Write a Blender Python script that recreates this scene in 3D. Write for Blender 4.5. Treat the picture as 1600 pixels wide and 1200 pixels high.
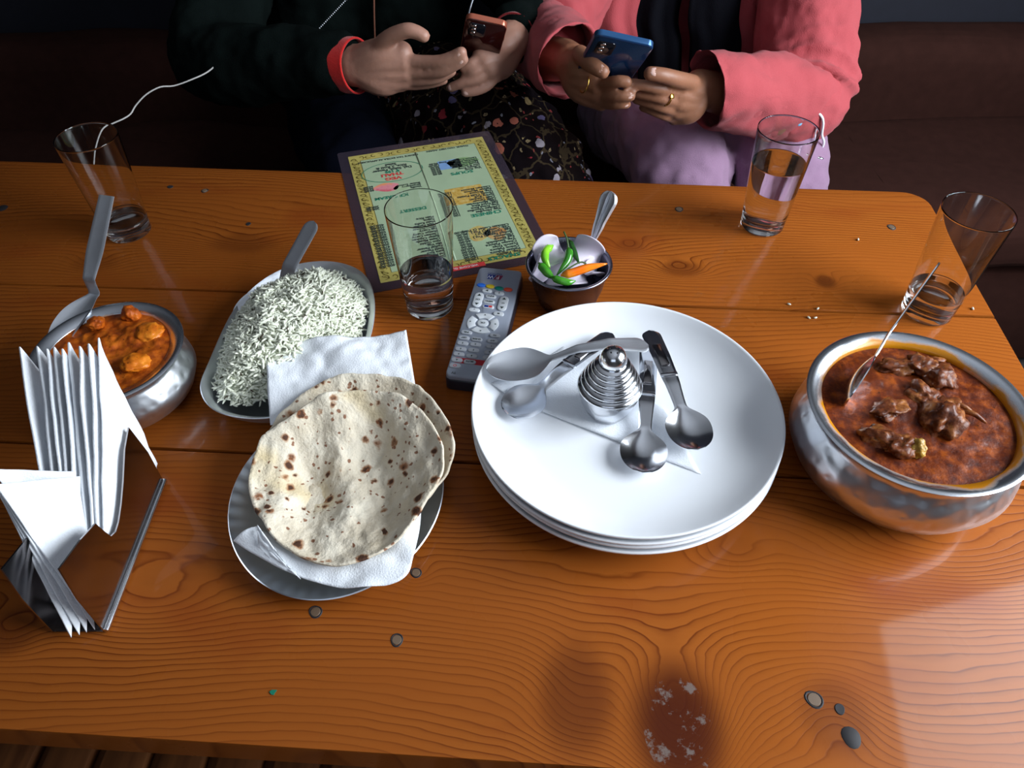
import bpy, bmesh, math, random
from mathutils import Vector, Matrix, noise
from math import sin, cos, pi, radians, sqrt, exp
random.seed(7)
C = bpy.context.scene.collection
SC = bpy.context.scene
for o in list(bpy.data.objects): bpy.data.objects.remove(o)

# ------------------------------------------------------------------ camera
TZ = 0.75                      # table top height
CH = 0.52                      # camera height over the table top
FPX = 1157.0
def _down(p, r):
    d = Vector((0, cos(p), sin(p)))
    return Vector((cos(r)*d.x - sin(r)*d.y, sin(r)*d.x + cos(r)*d.y, d.z))
_d = _down(radians(47.1), radians(-0.75))
_x = (Vector((1, 0, 0)) - _d*_d.x).normalized()
_y = _d.cross(_x)
cam_data = bpy.data.cameras.new('camera')
cam = bpy.data.objects.new('camera', cam_data); C.objects.link(cam)
cam_data.sensor_width = 36; cam_data.lens = FPX/1600*36
cam_data.clip_start = 0.01
fl = lambda v: (v.x, -v.y, -v.z)
M = Matrix((fl(_x), fl(-_y), fl(-_d))).to_4x4()
M.translation = (0, 0, TZ+CH)
cam.matrix_world = M
SC.camera = cam

def ray(px, py):
    v = Vector((px-800, py-600, FPX))
    v = v/v.dot(_d)
    return v.dot(_x), -v.dot(_y)
def P(px, py, h=0.0):          # world point seen at that place of the photo, h above the table top
    a, b = ray(px, py)
    return Vector((a*(CH-h), b*(CH-h), TZ+h))
def PY(px, py, Y):             # world point seen there, at depth Y
    a, b = ray(px, py)
    t = Y/b
    return Vector((a*t, Y, TZ+CH-t))

# ------------------------------------------------------------------ world, lights, exposure
w = bpy.data.worlds.new('world'); SC.world = w; w.use_nodes = True
bg = w.node_tree.nodes['Background']
bg.inputs[0].default_value = (0.62, 0.76, 1.0, 1); bg.inputs[1].default_value = 0.8
SC.view_settings.view_transform = 'Standard'; SC.view_settings.look = 'None'
SC.view_settings.exposure = 0.1; SC.view_settings.gamma = 1.0
SC.view_settings.use_curve_mapping = False
SC.cycles.use_denoising = True
SC.cycles.sample_clamp_indirect = 5
SC.cycles.max_bounces = 10; SC.cycles.transmission_bounces = 10; SC.cycles.transparent_max_bounces = 12
SC.cycles.blur_glossy = 0.4
def area(name, loc, target, sx, sy, power, col):
    l = bpy.data.lights.new(name, 'AREA'); l.shape = 'RECTANGLE'; l.size = sx; l.size_y = sy
    l.energy = power; l.color = col
    o = bpy.data.objects.new(name, l); C.objects.link(o)
    o.location = loc
    o.rotation_euler = (Vector(target)-Vector(loc)).to_track_quat('-Z', 'Y').to_euler()
    return o
# daylight through the side window (right wall) and a dimmer one behind the photographer
area('window_daylight', (1.50, 0.25, 1.52), (0.0, 0.55, 0.85), 1.25, 0.95, 64, (0.86, 0.93, 1.0))
area('rear_window_daylight', (-0.2, -1.36, 1.95), (-0.2, 0.6, 0.9), 1.3, 0.8, 1.8, (0.82, 0.9, 1.0))

# ------------------------------------------------------------------ node helpers
def new_mat(name):
    m = bpy.data.materials.new(name); m.use_nodes = True
    nt = m.node_tree
    return m, nt, nt.nodes['Principled BSDF']
def nd(nt, typ, ins=None, **attrs):
    n = nt.nodes.new(typ)
    for k, v in attrs.items(): setattr(n, k, v)
    for k, v in (ins or {}).items():
        s = n.inputs[k]
        if isinstance(v, bpy.types.NodeSocket): nt.links.new(v, s)
        else: s.default_value = v
    return n
def mt(nt, op, a, b=0.0, c=None, clamp=False):
    ins = {0: a, 1: b}
    if c is not None: ins[2] = c
    return nd(nt, 'ShaderNodeMath', ins, operation=op, use_clamp=clamp).outputs[0]
def ramp(nt, fac, stops, interp='LINEAR'):
    n = nd(nt, 'ShaderNodeValToRGB', {0: fac})
    cr = n.color_ramp; cr.interpolation = interp
    while len(cr.elements) < len(stops): cr.elements.new(0.5)
    for e, (p, c) in zip(cr.elements, stops):
        e.position = p; e.color = (c[0], c[1], c[2], 1) if len(c) == 3 else c
    return n.outputs[0]
def mixc(nt, fac, a, b, blend='MIX'):
    n = nt.nodes.new('ShaderNodeMix'); n.data_type = 'RGBA'; n.blend_type = blend
    for idx, v in ((0, fac), (6, a), (7, b)):
        if isinstance(v, bpy.types.NodeSocket): nt.links.new(v, n.inputs[idx])
        else: n.inputs[idx].default_value = v if idx == 0 else ((*v, 1) if len(v) == 3 else v)
    return n.outputs[2]
def objc(nt, scale=None):
    t = nd(nt, 'ShaderNodeTexCoord').outputs['Object']
    if scale:
        t = nd(nt, 'ShaderNodeMapping', {0: t, 3: scale}).outputs[0]
    return t
def nz(nt, vec, scale, detail=3, rough=0.5, dist=0.0, out=0):
    return nd(nt, 'ShaderNodeTexNoise', {'Vector': vec, 'Scale': scale, 'Detail': detail, 'Roughness': rough, 'Distortion': dist}).outputs[out]
def bump(nt, b, h, strength=0.3, dist=0.001):
    n = nd(nt, 'ShaderNodeBump', {'Height': h, 'Strength': strength, 'Distance': dist})
    nt.links.new(n.outputs[0], b.inputs['Normal'])
    return n
def simple(name, col, rough=0.5, metal=0.0, spec=0.5, bumps=None, var=0.0, sheen=0.0, coat=0.0, sss=0.0):
    m, nt, b = new_mat(name)
    b.inputs['Base Color'].default_value = (*col, 1)
    b.inputs['Roughness'].default_value = rough
    b.inputs['Metallic'].default_value = metal
    b.inputs['Specular IOR Level'].default_value = spec
    b.inputs['Sheen Weight'].default_value = sheen
    b.inputs['Coat Weight'].default_value = coat
    if sss:
        b.inputs['Subsurface Weight'].default_value = sss
        b.inputs['Subsurface Radius'].default_value = (0.006, 0.003, 0.002)
    v = objc(nt)
    if var:
        n = nz(nt, v, 40, 4)
        nt.links.new(mixc(nt, n, tuple(c*(1-var) for c in col), tuple(min(1, c*(1+var)) for c in col)), b.inputs['Base Color'])
    if bumps:
        sc, st, di = bumps
        bump(nt, b, nz(nt, v, sc, 4), st, di)
    return m

# ------------------------------------------------------------------ mesh helpers
def link_mesh(name, verts, faces, mat, parent=None, smooth=True, mats=None, fmat=None):
    me = bpy.data.meshes.new(name)
    me.from_pydata([tuple(v) for v in verts], [], faces)
    me.update()
    if mat: me.materials.append(mat)
    for m in (mats or []): me.materials.append(m)
    if fmat:
        me.polygons.foreach_set('material_index', fmat)
    if smooth: me.polygons.foreach_set('use_smooth', [True]*len(me.polygons))
    o = bpy.data.objects.new(name, me); C.objects.link(o)
    if parent: o.parent = parent
    return o
def recalc(o, ang=None):
    bm = bmesh.new(); bm.from_mesh(o.data)
    bmesh.ops.remove_doubles(bm, verts=bm.verts, dist=1e-6)
    bmesh.ops.recalc_face_normals(bm, faces=bm.faces)
    if ang is not None:
        for e in bm.edges:
            if len(e.link_faces) == 2 and e.calc_face_angle(0) > radians(ang): e.smooth = False
    bm.to_mesh(o.data); bm.free()
    return o
def tag(o, label=None, cat=None, group=None, kind=None):
    if label: o['label'] = label
    if cat: o['category'] = cat
    if group: o['group'] = group
    if kind: o['kind'] = kind
    return o
def empty(name, loc=(0, 0, 0), rz=0.0, label=None, cat=None, group=None, kind=None):
    o = bpy.data.objects.new(name, None); C.objects.link(o)
    o.location = loc; o.rotation_euler = (0, 0, rz); o.empty_display_size = 0.02
    return tag(o, label, cat, group, kind)
def copy_tree(o, parent=None):
    c = o.copy(); C.objects.link(c); c.parent = parent
    for ch in list(o.children): copy_tree(ch, c)
    return c

class Acc:
    def __init__(s): s.v = []; s.f = []; s.m = []
    def add(s, verts, faces, mi=0):
        n = len(s.v); s.v += [Vector(v) for v in verts]
        s.f += [[i+n for i in f] for f in faces]; s.m += [mi]*len(faces)
        return s
    def obj(s, name, mat, parent=None, smooth=True, mats=None, ang=None):
        o = link_mesh(name, s.v, s.f, mat, parent, smooth, mats, s.m if mats else None)
        return recalc(o, ang)

def g_lathe(prof, seg=48, c=(0, 0, 0), lump=None):
    V, F = [], []
    c = Vector(c); rings = []
    for r, z in prof:
        if r < 1e-6:
            rings.append([len(V)]); V.append(c+Vector((0, 0, z)))
        else:
            ids = []
            for k in range(seg):
                a = 2*pi*k/seg
                rr = r if lump is None else r*lump(a, z)
                ids.append(len(V)); V.append(c+Vector((rr*cos(a), rr*sin(a), z)))
            rings.append(ids)
    for A, B in zip(rings, rings[1:]):
        for k in range(seg):
            k2 = (k+1) % seg
            if len(A) == 1 and len(B) == 1: continue
            if len(A) == 1: F.append([A[0], B[k], B[k2]])
            elif len(B) == 1: F.append([A[k], B[0], A[k2]])
            else: F.append([A[k], B[k], B[k2], A[k2]])
    return V, F
def g_tube(pts, rad, seg=8, cap=True, flat=1.0):
    pts = [Vector(p) for p in pts]; n = len(pts)
    if not isinstance(rad, (list, tuple)): rad = [rad]*n
    V, F, rings = [], [], []
    t0 = (pts[1]-pts[0]).normalized()
    up = Vector((0, 0, 1)) if abs(t0.z) < 0.9 else Vector((0, 1, 0))
    nrm = (up - t0*up.dot(t0)).normalized()
    for i in range(n):
        t = (pts[min(i+1, n-1)]-pts[max(i-1, 0)]).normalized()
        nrm = (nrm - t*nrm.dot(t)).normalized()
        bn = t.cross(nrm)
        ids = []
        for k in range(seg):
            a = 2*pi*k/seg
            ids.append(len(V)); V.append(pts[i] + (bn*cos(a) + nrm*sin(a)*flat)*rad[i])
        rings.append(ids)
    for A, B in zip(rings, rings[1:]):
        for k in range(seg): F.append([A[k], A[(k+1) % seg], B[(k+1) % seg], B[k]])
    if cap: F.append(rings[0][::-1]); F.append(rings[-1])
    return V, F
def spline(pts, n=24, closed=False):
    pts = [Vector(p) for p in pts]; out = []
    m = len(pts)
    segs = m if closed else m-1
    for i in range(segs):
        p0 = pts[(i-1) % m] if closed or i > 0 else pts[0]*2-pts[1]
        p1 = pts[i]; p2 = pts[(i+1) % m]
        p3 = pts[(i+2) % m] if closed or i+2 < m else pts[-1]*2-pts[-2]
        k = max(1, round(n/segs))
        for j in range(k):
            t = j/k
            out.append(0.5*((2*p1)+(p2-p0)*t+(2*p0-5*p1+4*p2-p3)*t*t+(3*p1-p0-3*p2+p3)*t**3))
    if not closed: out.append(pts[-1])
    return out
def g_ball(c, r, seg=10, rings=6, sc=(1, 1, 1), rot=None):
    V, F = [], []
    for i in range(rings+1):
        th = pi*i/rings
        for k in range(seg):
            a = 2*pi*k/seg
            p = Vector((sin(th)*cos(a)*sc[0], sin(th)*sin(a)*sc[1], cos(th)*sc[2]))*r
            if rot: p = rot @ p
            V.append(Vector(c)+p)
    for i in range(rings):
        for k in range(seg):
            k2 = (k+1) % seg
            F.append([i*seg+k, (i+1)*seg+k, (i+1)*seg+k2, i*seg+k2])
    return V, F
def g_box(c, s, rot=None, bev=0.0):
    hx, hy, hz = s[0]/2, s[1]/2, s[2]/2
    bm = bmesh.new(); bmesh.ops.create_cube(bm, size=1.0)
    for v in bm.verts: v.co = Vector((v.co.x*s[0], v.co.y*s[1], v.co.z*s[2]))
    if bev: bmesh.ops.bevel(bm, geom=bm.edges[:]+bm.verts[:], offset=bev, segments=2, affect='EDGES', profile=0.5)
    V = [(rot @ v.co if rot else v.co)+Vector(c) for v in bm.verts]
    bm.verts.index_update()
    F = [[v.index for v in f.verts] for f in bm.faces]; bm.free()
    return V, F
def g_prism(outline, z0, z1, bev=0.0):
    """closed outline of (x, y) extruded; bev = soft top edge"""
    n = len(outline); V = []; F = []
    layers = [(0, z0)]
    if bev: layers += [(0, z1-bev), (bev*0.3, z1-bev*0.3), (bev, z1)]
    else: layers += [(0, z1)]
    cx = sum(p[0] for p in outline)/n; cy = sum(p[1] for p in outline)/n
    for ins, z in layers:
        for p in outline:
            d = Vector((p[0]-cx, p[1]-cy)); L = d.length or 1
            q = d*(1-min(0.9, ins/L))
            V.append(Vector((cx+q.x, cy+q.y, z)))
    for i in range(len(layers)-1):
        for k in range(n):
            F.append([i*n+k, i*n+(k+1) % n, (i+1)*n+(k+1) % n, (i+1)*n+k])
    F.append(list(range(n))[::-1]); F.append([(len(layers)-1)*n+k for k in range(n)])
    return V, F
def rrect(wd, ht, r, seg=5, c=(0, 0)):
    out = []
    for sx, sy, a0 in ((1, 1, 0), (-1, 1, 90), (-1, -1, 180), (1, -1, 270)):
        for k in range(seg+1):
            a = radians(a0+90*k/seg)
            out.append((c[0]+sx*(wd/2-r)+r*cos(a), c[1]+sy*(ht/2-r)+r*sin(a)))
    return out
def ellipse(a, b, n=24, c=(0, 0)):
    return [(c[0]+a*cos(2*pi*k/n), c[1]+b*sin(2*pi*k/n)) for k in range(n)]
def apply_mods(o):
    dg = bpy.context.evaluated_depsgraph_get(); dg.update()
    me = bpy.data.meshes.new_from_object(o.evaluated_get(dg))
    o.modifiers.clear(); o.data = me
    return o
def text_mesh(name, body, size, mat, parent, loc, rz=0.0, align='CENTER', ext=0.00012, sx=1.0, bold=0.0, sp=1.0):
    cu = bpy.data.curves.new(name, 'FONT'); cu.body = body; cu.size = size; cu.align_x = align
    cu.extrude = ext; cu.offset = bold; cu.resolution_u = 2; cu.space_line = sp; cu.align_y = 'CENTER' if '\n' not in body else 'TOP'
    t = bpy.data.objects.new(name+'_src', cu); C.objects.link(t)
    dg = bpy.context.evaluated_depsgraph_get(); dg.update()
    me = bpy.data.meshes.new_from_object(t.evaluated_get(dg)); me.name = name
    bpy.data.objects.remove(t)
    for v in me.vertices: v.co.x *= sx
    me.materials.clear(); me.materials.append(mat)
    o = bpy.data.objects.new(name, me); C.objects.link(o); o.parent = parent
    o.location = loc; o.rotation_euler = (0, 0, rz)
    return o
def mb_remesh(name, acc, mat, parent, voxel, smooth_it=4, disp=None):
    o = link_mesh(name, acc.v, acc.f, mat, parent, True)
    recalc(o)
    m = o.modifiers.new('r', 'REMESH'); m.mode = 'VOXEL'; m.voxel_size = voxel; m.use_smooth_shade = True
    s = o.modifiers.new('s', 'SMOOTH'); s.factor = 0.5; s.iterations = smooth_it
    for i, (sc, st) in enumerate(disp or []):
        tx = bpy.data.textures.new(name+'_folds', 'CLOUDS'); tx.noise_scale = sc; tx.noise_depth = 2
        dm = o.modifiers.new('d', 'DISPLACE'); dm.texture = tx; dm.strength = st; dm.mid_level = 0.5
    apply_mods(o)
    if not o.data.materials: o.data.materials.append(mat)
    o.data.polygons.foreach_set('use_smooth', [True]*len(o.data.polygons))
    return o
def chain(acc, pts, seg=14, n=None, flat=1.0):
    """tapered limb through (point, radius) with round ends"""
    P4 = [(Vector(p), r) for p, r in pts]
    k = n or 5*(len(P4)-1)
    path = spline([p for p, r in P4], k)
    rr = spline([Vector((r, 0, 0)) for p, r in P4], k)
    acc.add(*g_tube(path, [max(0.001, v.x) for v in rr], seg, True, flat))
    acc.add(*g_ball(path[0], P4[0][1]*0.99, seg, 8)); acc.add(*g_ball(path[-1], P4[-1][1]*0.99, seg, 8))

# ------------------------------------------------------------------ materials
THETA = -math.atan(0.062)
def to_uv(p):                  # world -> table frame
    v = Matrix.Rotation(-THETA, 3, 'Z') @ Vector(p)
    return v.x, v.y
def wood_material():
    m, nt, b = new_mat('varnished_pine')
    co = objc(nt)
    sep = nd(nt, 'ShaderNodeSeparateXYZ', {0: co}).outputs
    u, v = sep[0], sep[1]
    low = nz(nt, nd(nt, 'ShaderNodeMapping', {0: co, 3: (2.0, 5.5, 1)}).outputs[0], 1.0, 1.2, 0.4)
    mid = nz(nt, nd(nt, 'ShaderNodeMapping', {0: co, 3: (9, 28, 1)}).outputs[0], 1.0, 3, 0.55)
    phi = mt(nt, 'ADD', v, mt(nt, 'MULTIPLY', mt(nt, 'SUBTRACT', low, 0.5), 0.13))
    phi = mt(nt, 'ADD', phi, mt(nt, 'MULTIPLY', mt(nt, 'SUBTRACT', mid, 0.5), 0.012))
    dark = None
    for (px, py, a, su, sv, dk) in KNOTS:
        ku, kv = to_uv(P(px, py, 0))
        du = mt(nt, 'DIVIDE', mt(nt, 'SUBTRACT', u, ku), su)
        dv = mt(nt, 'DIVIDE', mt(nt, 'SUBTRACT', v, kv), sv)
        r2 = mt(nt, 'ADD', mt(nt, 'MULTIPLY', du, du), mt(nt, 'MULTIPLY', dv, dv))
        g = mt(nt, 'EXPONENT', mt(nt, 'MULTIPLY', r2, -1.0))
        phi = mt(nt, 'ADD', phi, mt(nt, 'MULTIPLY', g, a))
        if dk:
            g2 = mt(nt, 'MULTIPLY', mt(nt, 'EXPONENT', mt(nt, 'MULTIPLY', mt(nt, 'POWER', r2, 2.5), -2.2)), dk*0.85)
            dark = g2 if dark is None else mt(nt, 'MAXIMUM', dark, g2)
    fr = mt(nt, 'FRACT', mt(nt, 'MULTIPLY', phi, 165.0))
    line = ramp(nt, fr, [(0.0, (0, 0, 0)), (0.45, (0.08, 0.08, 0.08)), (0.78, (0.35, 0.35, 0.35)), (0.92, (1, 1, 1)), (1.0, (0.05, 0.05, 0.05))])
    patch = nz(nt, nd(nt, 'ShaderNodeMapping', {0: co, 3: (3, 9, 1)}).outputs[0], 1.3, 2)
    lw = mt(nt, 'MULTIPLY', line, ramp(nt, patch, [(0.35, (0.25, 0.25, 0.25)), (0.62, (1, 1, 1))]))
    fine = nz(nt, nd(nt, 'ShaderNodeMapping', {0: co, 3: (14, 420, 1)}).outputs[0], 1.0, 3, 0.6)
    base = mixc(nt, patch, (0.215, 0.054, 0.008), (0.34, 0.102, 0.015))
    base = mixc(nt, mt(nt, 'MULTIPLY', fine, 0.35), base, (0.26, 0.055, 0.005))
    col = mixc(nt, lw, base, (0.10, 0.018, 0.003))
    stn = nz(nt, nd(nt, 'ShaderNodeMapping', {0: co, 3: (5, 11, 1)}).outputs[0], 1.0, 3)
    st = ramp(nt, stn, [(0.56, (0, 0, 0)), (0.78, (0.75, 0.75, 0.75))])
    col = mixc(nt, st, col, (0.17, 0.026, 0.005))
    col = mixc(nt, dark, col, (0.050, 0.008, 0.003))
    # varnish worn through to grey on the big knot
    wn = ramp(nt, nz(nt, co, 48, 5, 0.7), [(0.54, (0, 0, 0)), (0.60, (1, 1, 1))])
    big = mt(nt, 'GREATER_THAN', dark, 0.72)
    col = mixc(nt, mt(nt, 'MULTIPLY', mt(nt, 'MULTIPLY', wn, big), 0.75), col, (0.16, 0.13, 0.115))
    nt.links.new(col, b.inputs['Base Color'])
    sc = nz(nt, co, 260, 2, 0.6)
    b.inputs['Specular IOR Level'].default_value = 0.06
    nt.links.new(ramp(nt, nz(nt, co, 14, 4), [(0.3, (0.24, 0.24, 0.24)), (0.7, (0.34, 0.34, 0.34))]), b.inputs['Roughness'])
    b.inputs['Coat Weight'].default_value = 0.13; b.inputs['Coat Roughness'].default_value = 0.06
    bump(nt, b, mt(nt, 'ADD', mt(nt, 'MULTIPLY', lw, -0.7), mt(nt, 'MULTIPLY', sc, 0.35)), 0.25, 0.0003)
    return m
KNOTS = [(1060, 1135, 0.085, 0.036, 0.052, 1.1), (1305, 1120, -0.030, 0.028, 0.030, 0.45), (1480, 860, 0.05, 0.10, 0.045, 0),
         (1000, 830, -0.03, 0.10, 0.03, 0), (1290, 440, 0.02, 0.013, 0.013, 0.75), (1065, 420, 0.03, 0.028, 0.016, 0.6),
         (985, 385, 0.02, 0.02, 0.014, 0.35), (380, 380, 0.02, 0.045, 0.022, 0.45), (1590, 462, 0.02, 0.012, 0.012, 0.7),
         (650, 895, 0.016, 0.012, 0.012, 0.0), (225, 930, 0.03, 0.06, 0.03, 0.0), (150, 410, 0.02, 0.03, 0.02, 0.3), (5, 990, 0.03, 0.03, 0.02, 0.6),
         (900, 1090, 0.03, 0.030, 0.045, 0.65), (1140, 860, 0.02, 0.03, 0.02, 0.2)]
WOOD = wood_material()
def dark_wood():
    m, nt, b = new_mat('brown_bench_wood')
    n = nz(nt, objc(nt, (30, 2.5, 2.5)), 3, 4)
    nt.links.new(ramp(nt, n, [(0.3, (0.10, 0.032, 0.010)), (0.7, (0.21, 0.075, 0.022))]), b.inputs['Base Color'])
    b.inputs['Roughness'].default_value = 0.5
    return m
BENCH = dark_wood()
def steel(name, col=(0.72, 0.74, 0.78), rough=0.2, scr=0.03, hammer=None):
    m, nt, b = new_mat(name)
    b.inputs['Metallic'].default_value = 1.0
    co = objc(nt)
    n = nz(nt, co, 30, 4)
    nt.links.new(mixc(nt, n, tuple(c*0.85 for c in col), col), b.inputs['Base Color'])
    nt.links.new(mt(nt, 'ADD', mt(nt, 'MULTIPLY', n, 0.18), rough-0.06), b.inputs['Roughness'])
    if hammer:
        vo = nd(nt, 'ShaderNodeTexVoronoi', {'Vector': co, 'Scale': hammer}, feature='SMOOTH_F1')
        bump(nt, b, vo.outputs['Distance'], 0.6, 0.0022)
    else:
        bump(nt, b, nz(nt, co, 900, 2), scr, 0.0005)
    return m
STEEL = steel('stainless_steel', (0.86, 0.88, 0.92), rough=0.14)
STEEL_WORN = steel('worn_stainless_steel', (0.80, 0.83, 0.88), 0.42, 0.12)
STEEL_DARK = steel('polished_dark_steel', (0.42, 0.40, 0.40), 0.13)
HAMMER = steel('hammered_steel', (0.80, 0.83, 0.88), 0.3, hammer=95)
def stained_rim(name, center, r0, r1, amt):
    """steel with a turmeric oil stain inside the lip, r0..r1 measured from the bowl's axis"""
    m, nt, b = new_mat(name)
    co = objc(nt)
    s = nd(nt, 'ShaderNodeSeparateXYZ', {0: co}).outputs
    r = mt(nt, 'SQRT', mt(nt, 'ADD', mt(nt, 'MULTIPLY', s[0], s[0]), mt(nt, 'MULTIPLY', s[1], s[1])))
    n1 = nz(nt, co, 45, 4, 0.6)
    n2 = nz(nt, co, 11, 2)
    edge = mt(nt, 'ADD', r, mt(nt, 'MULTIPLY', mt(nt, 'SUBTRACT', n1, 0.5), -0.010))
    edge = mt(nt, 'ADD', edge, mt(nt, 'MULTIPLY', mt(nt, 'SUBTRACT', n2, 0.5), -0.022*amt))
    k = nd(nt, 'ShaderNodeMapRange', {0: edge, 1: r0, 2: r1, 3: 1.0, 4: 0.0}).outputs[0]
    col = mixc(nt, k, (0.66, 0.69, 0.74), (0.52, 0.20, 0.005))
    nt.links.new(col, b.inputs['Base Color'])
    nt.links.new(mt(nt, 'SUBTRACT', 1.0, mt(nt, 'MULTIPLY', k, 0.95)), b.inputs['Metallic'])
    b.inputs['Roughness'].default_value = 0.27
    return m
def glass_mat(name, col=(0.985, 0.998, 0.994), ior=1.45):
    m, nt, b = new_mat(name)
    b.inputs['Base Color'].default_value = (*col, 1); b.inputs['Roughness'].default_value = 0.0
    b.inputs['Transmission Weight'].default_value = 1.0; b.inputs['IOR'].default_value = ior
    return m
GLASS = glass_mat('clear_glass'); WATER = glass_mat('water', (0.99, 0.998, 1.0), 1.33)
MELAMINE = simple('white_melamine', (0.88, 0.90, 0.93), 0.25, spec=0.5)
def tissue():
    m, nt, b = new_mat('white_paper_tissue')
    co = objc(nt)
    b.inputs['Base Color'].default_value = (0.83, 0.86, 0.90, 1); b.inputs['Roughness'].default_value = 0.9
    b.inputs['Specular IOR Level'].default_value = 0.1
    vo = nd(nt, 'ShaderNodeTexVoronoi', {'Vector': co, 'Scale': 700.0})
    bump(nt, b, mt(nt, 'ADD', vo.outputs['Distance'], mt(nt, 'MULTIPLY', nz(nt, co, 40, 4), 1.5)), 0.3, 0.0007)
    return m
TISSUE = tissue()
def roti_mat(seed):
    m, nt, b = new_mat('roti_flatbread')
    co = nd(nt, 'ShaderNodeMapping', {0: objc(nt), 1: (seed*1.7, seed*0.9, 0)}).outputs[0]
    wob = nd(nt, 'ShaderNodeVectorMath', {0: co, 1: nd(nt, 'ShaderNodeVectorMath', {0: nz(nt, co, 140, 3, out=1), 3: 0.006}, operation='SCALE').outputs[0]}, operation='ADD').outputs[0]
    base = ramp(nt, nz(nt, co, 26, 5, 0.6), [(0.3, (0.56, 0.46, 0.31)), (0.5, (0.70, 0.61, 0.46)), (0.72, (0.78, 0.72, 0.58))])
    flour = nz(nt, co, 420, 3)
    base = mixc(nt, mt(nt, 'MULTIPLY', flour, 0.4), base, (0.74, 0.70, 0.62))
    butter = ramp(nt, nz(nt, co, 15, 2), [(0.60, (0, 0, 0)), (0.72, (0.6, 0.6, 0.6))])
    base = mixc(nt, butter, base, (0.70, 0.52, 0.22))
    col = base
    dens = nz(nt, co, 18, 2)
    for sc, th, soft, c1 in ((78.0, 0.46, 0.16, (0.34, 0.14, 0.05)), (78.0, 0.34, 0.10, (0.05, 0.020, 0.014)), (190.0, 0.36, 0.12, (0.22, 0.08, 0.035)), (44.0, 0.27, 0.12, (0.30, 0.11, 0.04)), (44.0, 0.17, 0.07, (0.04, 0.018, 0.012))):
        vo = nd(nt, 'ShaderNodeTexVoronoi', {'Vector': wob, 'Scale': sc}, feature='F1')
        sp = nd(nt, 'ShaderNodeSeparateColor', {0: vo.outputs['Color']}).outputs[0]
        rad = mt(nt, 'MULTIPLY', mt(nt, 'GREATER_THAN', mt(nt, 'ADD', sp, mt(nt, 'MULTIPLY', mt(nt, 'SUBTRACT', dens, 0.5), 1.6)), 0.56), mt(nt, 'ADD', mt(nt, 'MULTIPLY', sp, th), 0.02))
        f = nd(nt, 'ShaderNodeMapRange', {0: vo.outputs['Distance'], 1: mt(nt, 'SUBTRACT', rad, soft*0.8), 2: rad, 3: 1.0, 4: 0.0}).outputs[0]
        col = mixc(nt, mt(nt, 'MULTIPLY', f, 0.9), col, c1)
    nt.links.new(col, b.inputs['Base Color']); b.inputs['Roughness'].default_value = 0.75
    b.inputs['Specular IOR Level'].default_value = 0.2
    bump(nt, b, mt(nt, 'ADD', nz(nt, co, 60, 5), mt(nt, 'MULTIPLY', flour, 0.3)), 0.6, 0.004)
    return m
def gravy(name, c0, c1, c2, sc=90, oil=0.2):
    m, nt, b = new_mat(name)
    co = objc(nt)
    n = nz(nt, co, sc, 5, 0.65)
    col = ramp(nt, n, [(0.33, c0), (0.5, c1), (0.68, c2)])
    fl_ = nd(nt, 'ShaderNodeTexVoronoi', {'Vector': co, 'Scale': 210.0})
    k = nd(nt, 'ShaderNodeMapRange', {0: fl_.outputs['Distance'], 1: 0.10, 2: 0.2, 3: 0.75, 4: 0.0}).outputs[0]
    k = mt(nt, 'MULTIPLY', k, mt(nt, 'GREATER_THAN', nd(nt, 'ShaderNodeSeparateColor', {0: fl_.outputs['Color']}).outputs[1], 0.7))
    col = mixc(nt, k, col, (0.03, 0.008, 0.003))
    nt.links.new(col, b.inputs['Base Color'])
    b.inputs['Roughness'].default_value = oil+0.3; b.inputs['Specular IOR Level'].default_value = 0.2; b.inputs['Coat Weight'].default_value = 0.10; b.inputs['Coat Roughness'].default_value = 0.06
    bump(nt, b, nz(nt, co, 150, 5, 0.6), 0.4, 0.002)
    return m
GRAVY_RED = gravy('red_mutton_gravy', (0.05, 0.006, 0.001), (0.13, 0.020, 0.001), (0.30, 0.060, 0.002))
MEAT = gravy('cooked_mutton', (0.05, 0.010, 0.003), (0.14, 0.034, 0.008), (0.33, 0.12, 0.028), 110, 0.12)
GRAVY_OR = gravy('orange_paneer_gravy', (0.17, 0.026, 0.003), (0.36, 0.070, 0.004), (0.55, 0.135, 0.008), 90)
PANEER = gravy('paneer_in_sauce', (0.42, 0.085, 0.005), (0.58, 0.15, 0.008), (0.70, 0.23, 0.02), 80, 0.1)
RICE = simple('boiled_rice', (0.78, 0.80, 0.66), 0.45, var=0.15, spec=0.4)
RICE_BED = simple('rice_bed', (0.62, 0.67, 0.55), 0.6, bumps=(300, 0.6, 0.003))
CUMIN = simple('cumin', (0.05, 0.035, 0.02), 0.6)

def plain(name, col, rough=0.5, **k): return simple(name, col, rough, **k)
INK = plain('black_print', (0.03, 0.045, 0.04), 0.6)
INK_GREEN = plain('green_print', (0.01, 0.19, 0.11), 0.6)
INK_RED = plain('red_print', (0.62, 0.04, 0.04), 0.6)
INK_WHITE = plain('white_print', (0.85, 0.85, 0.85), 0.6)

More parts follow.
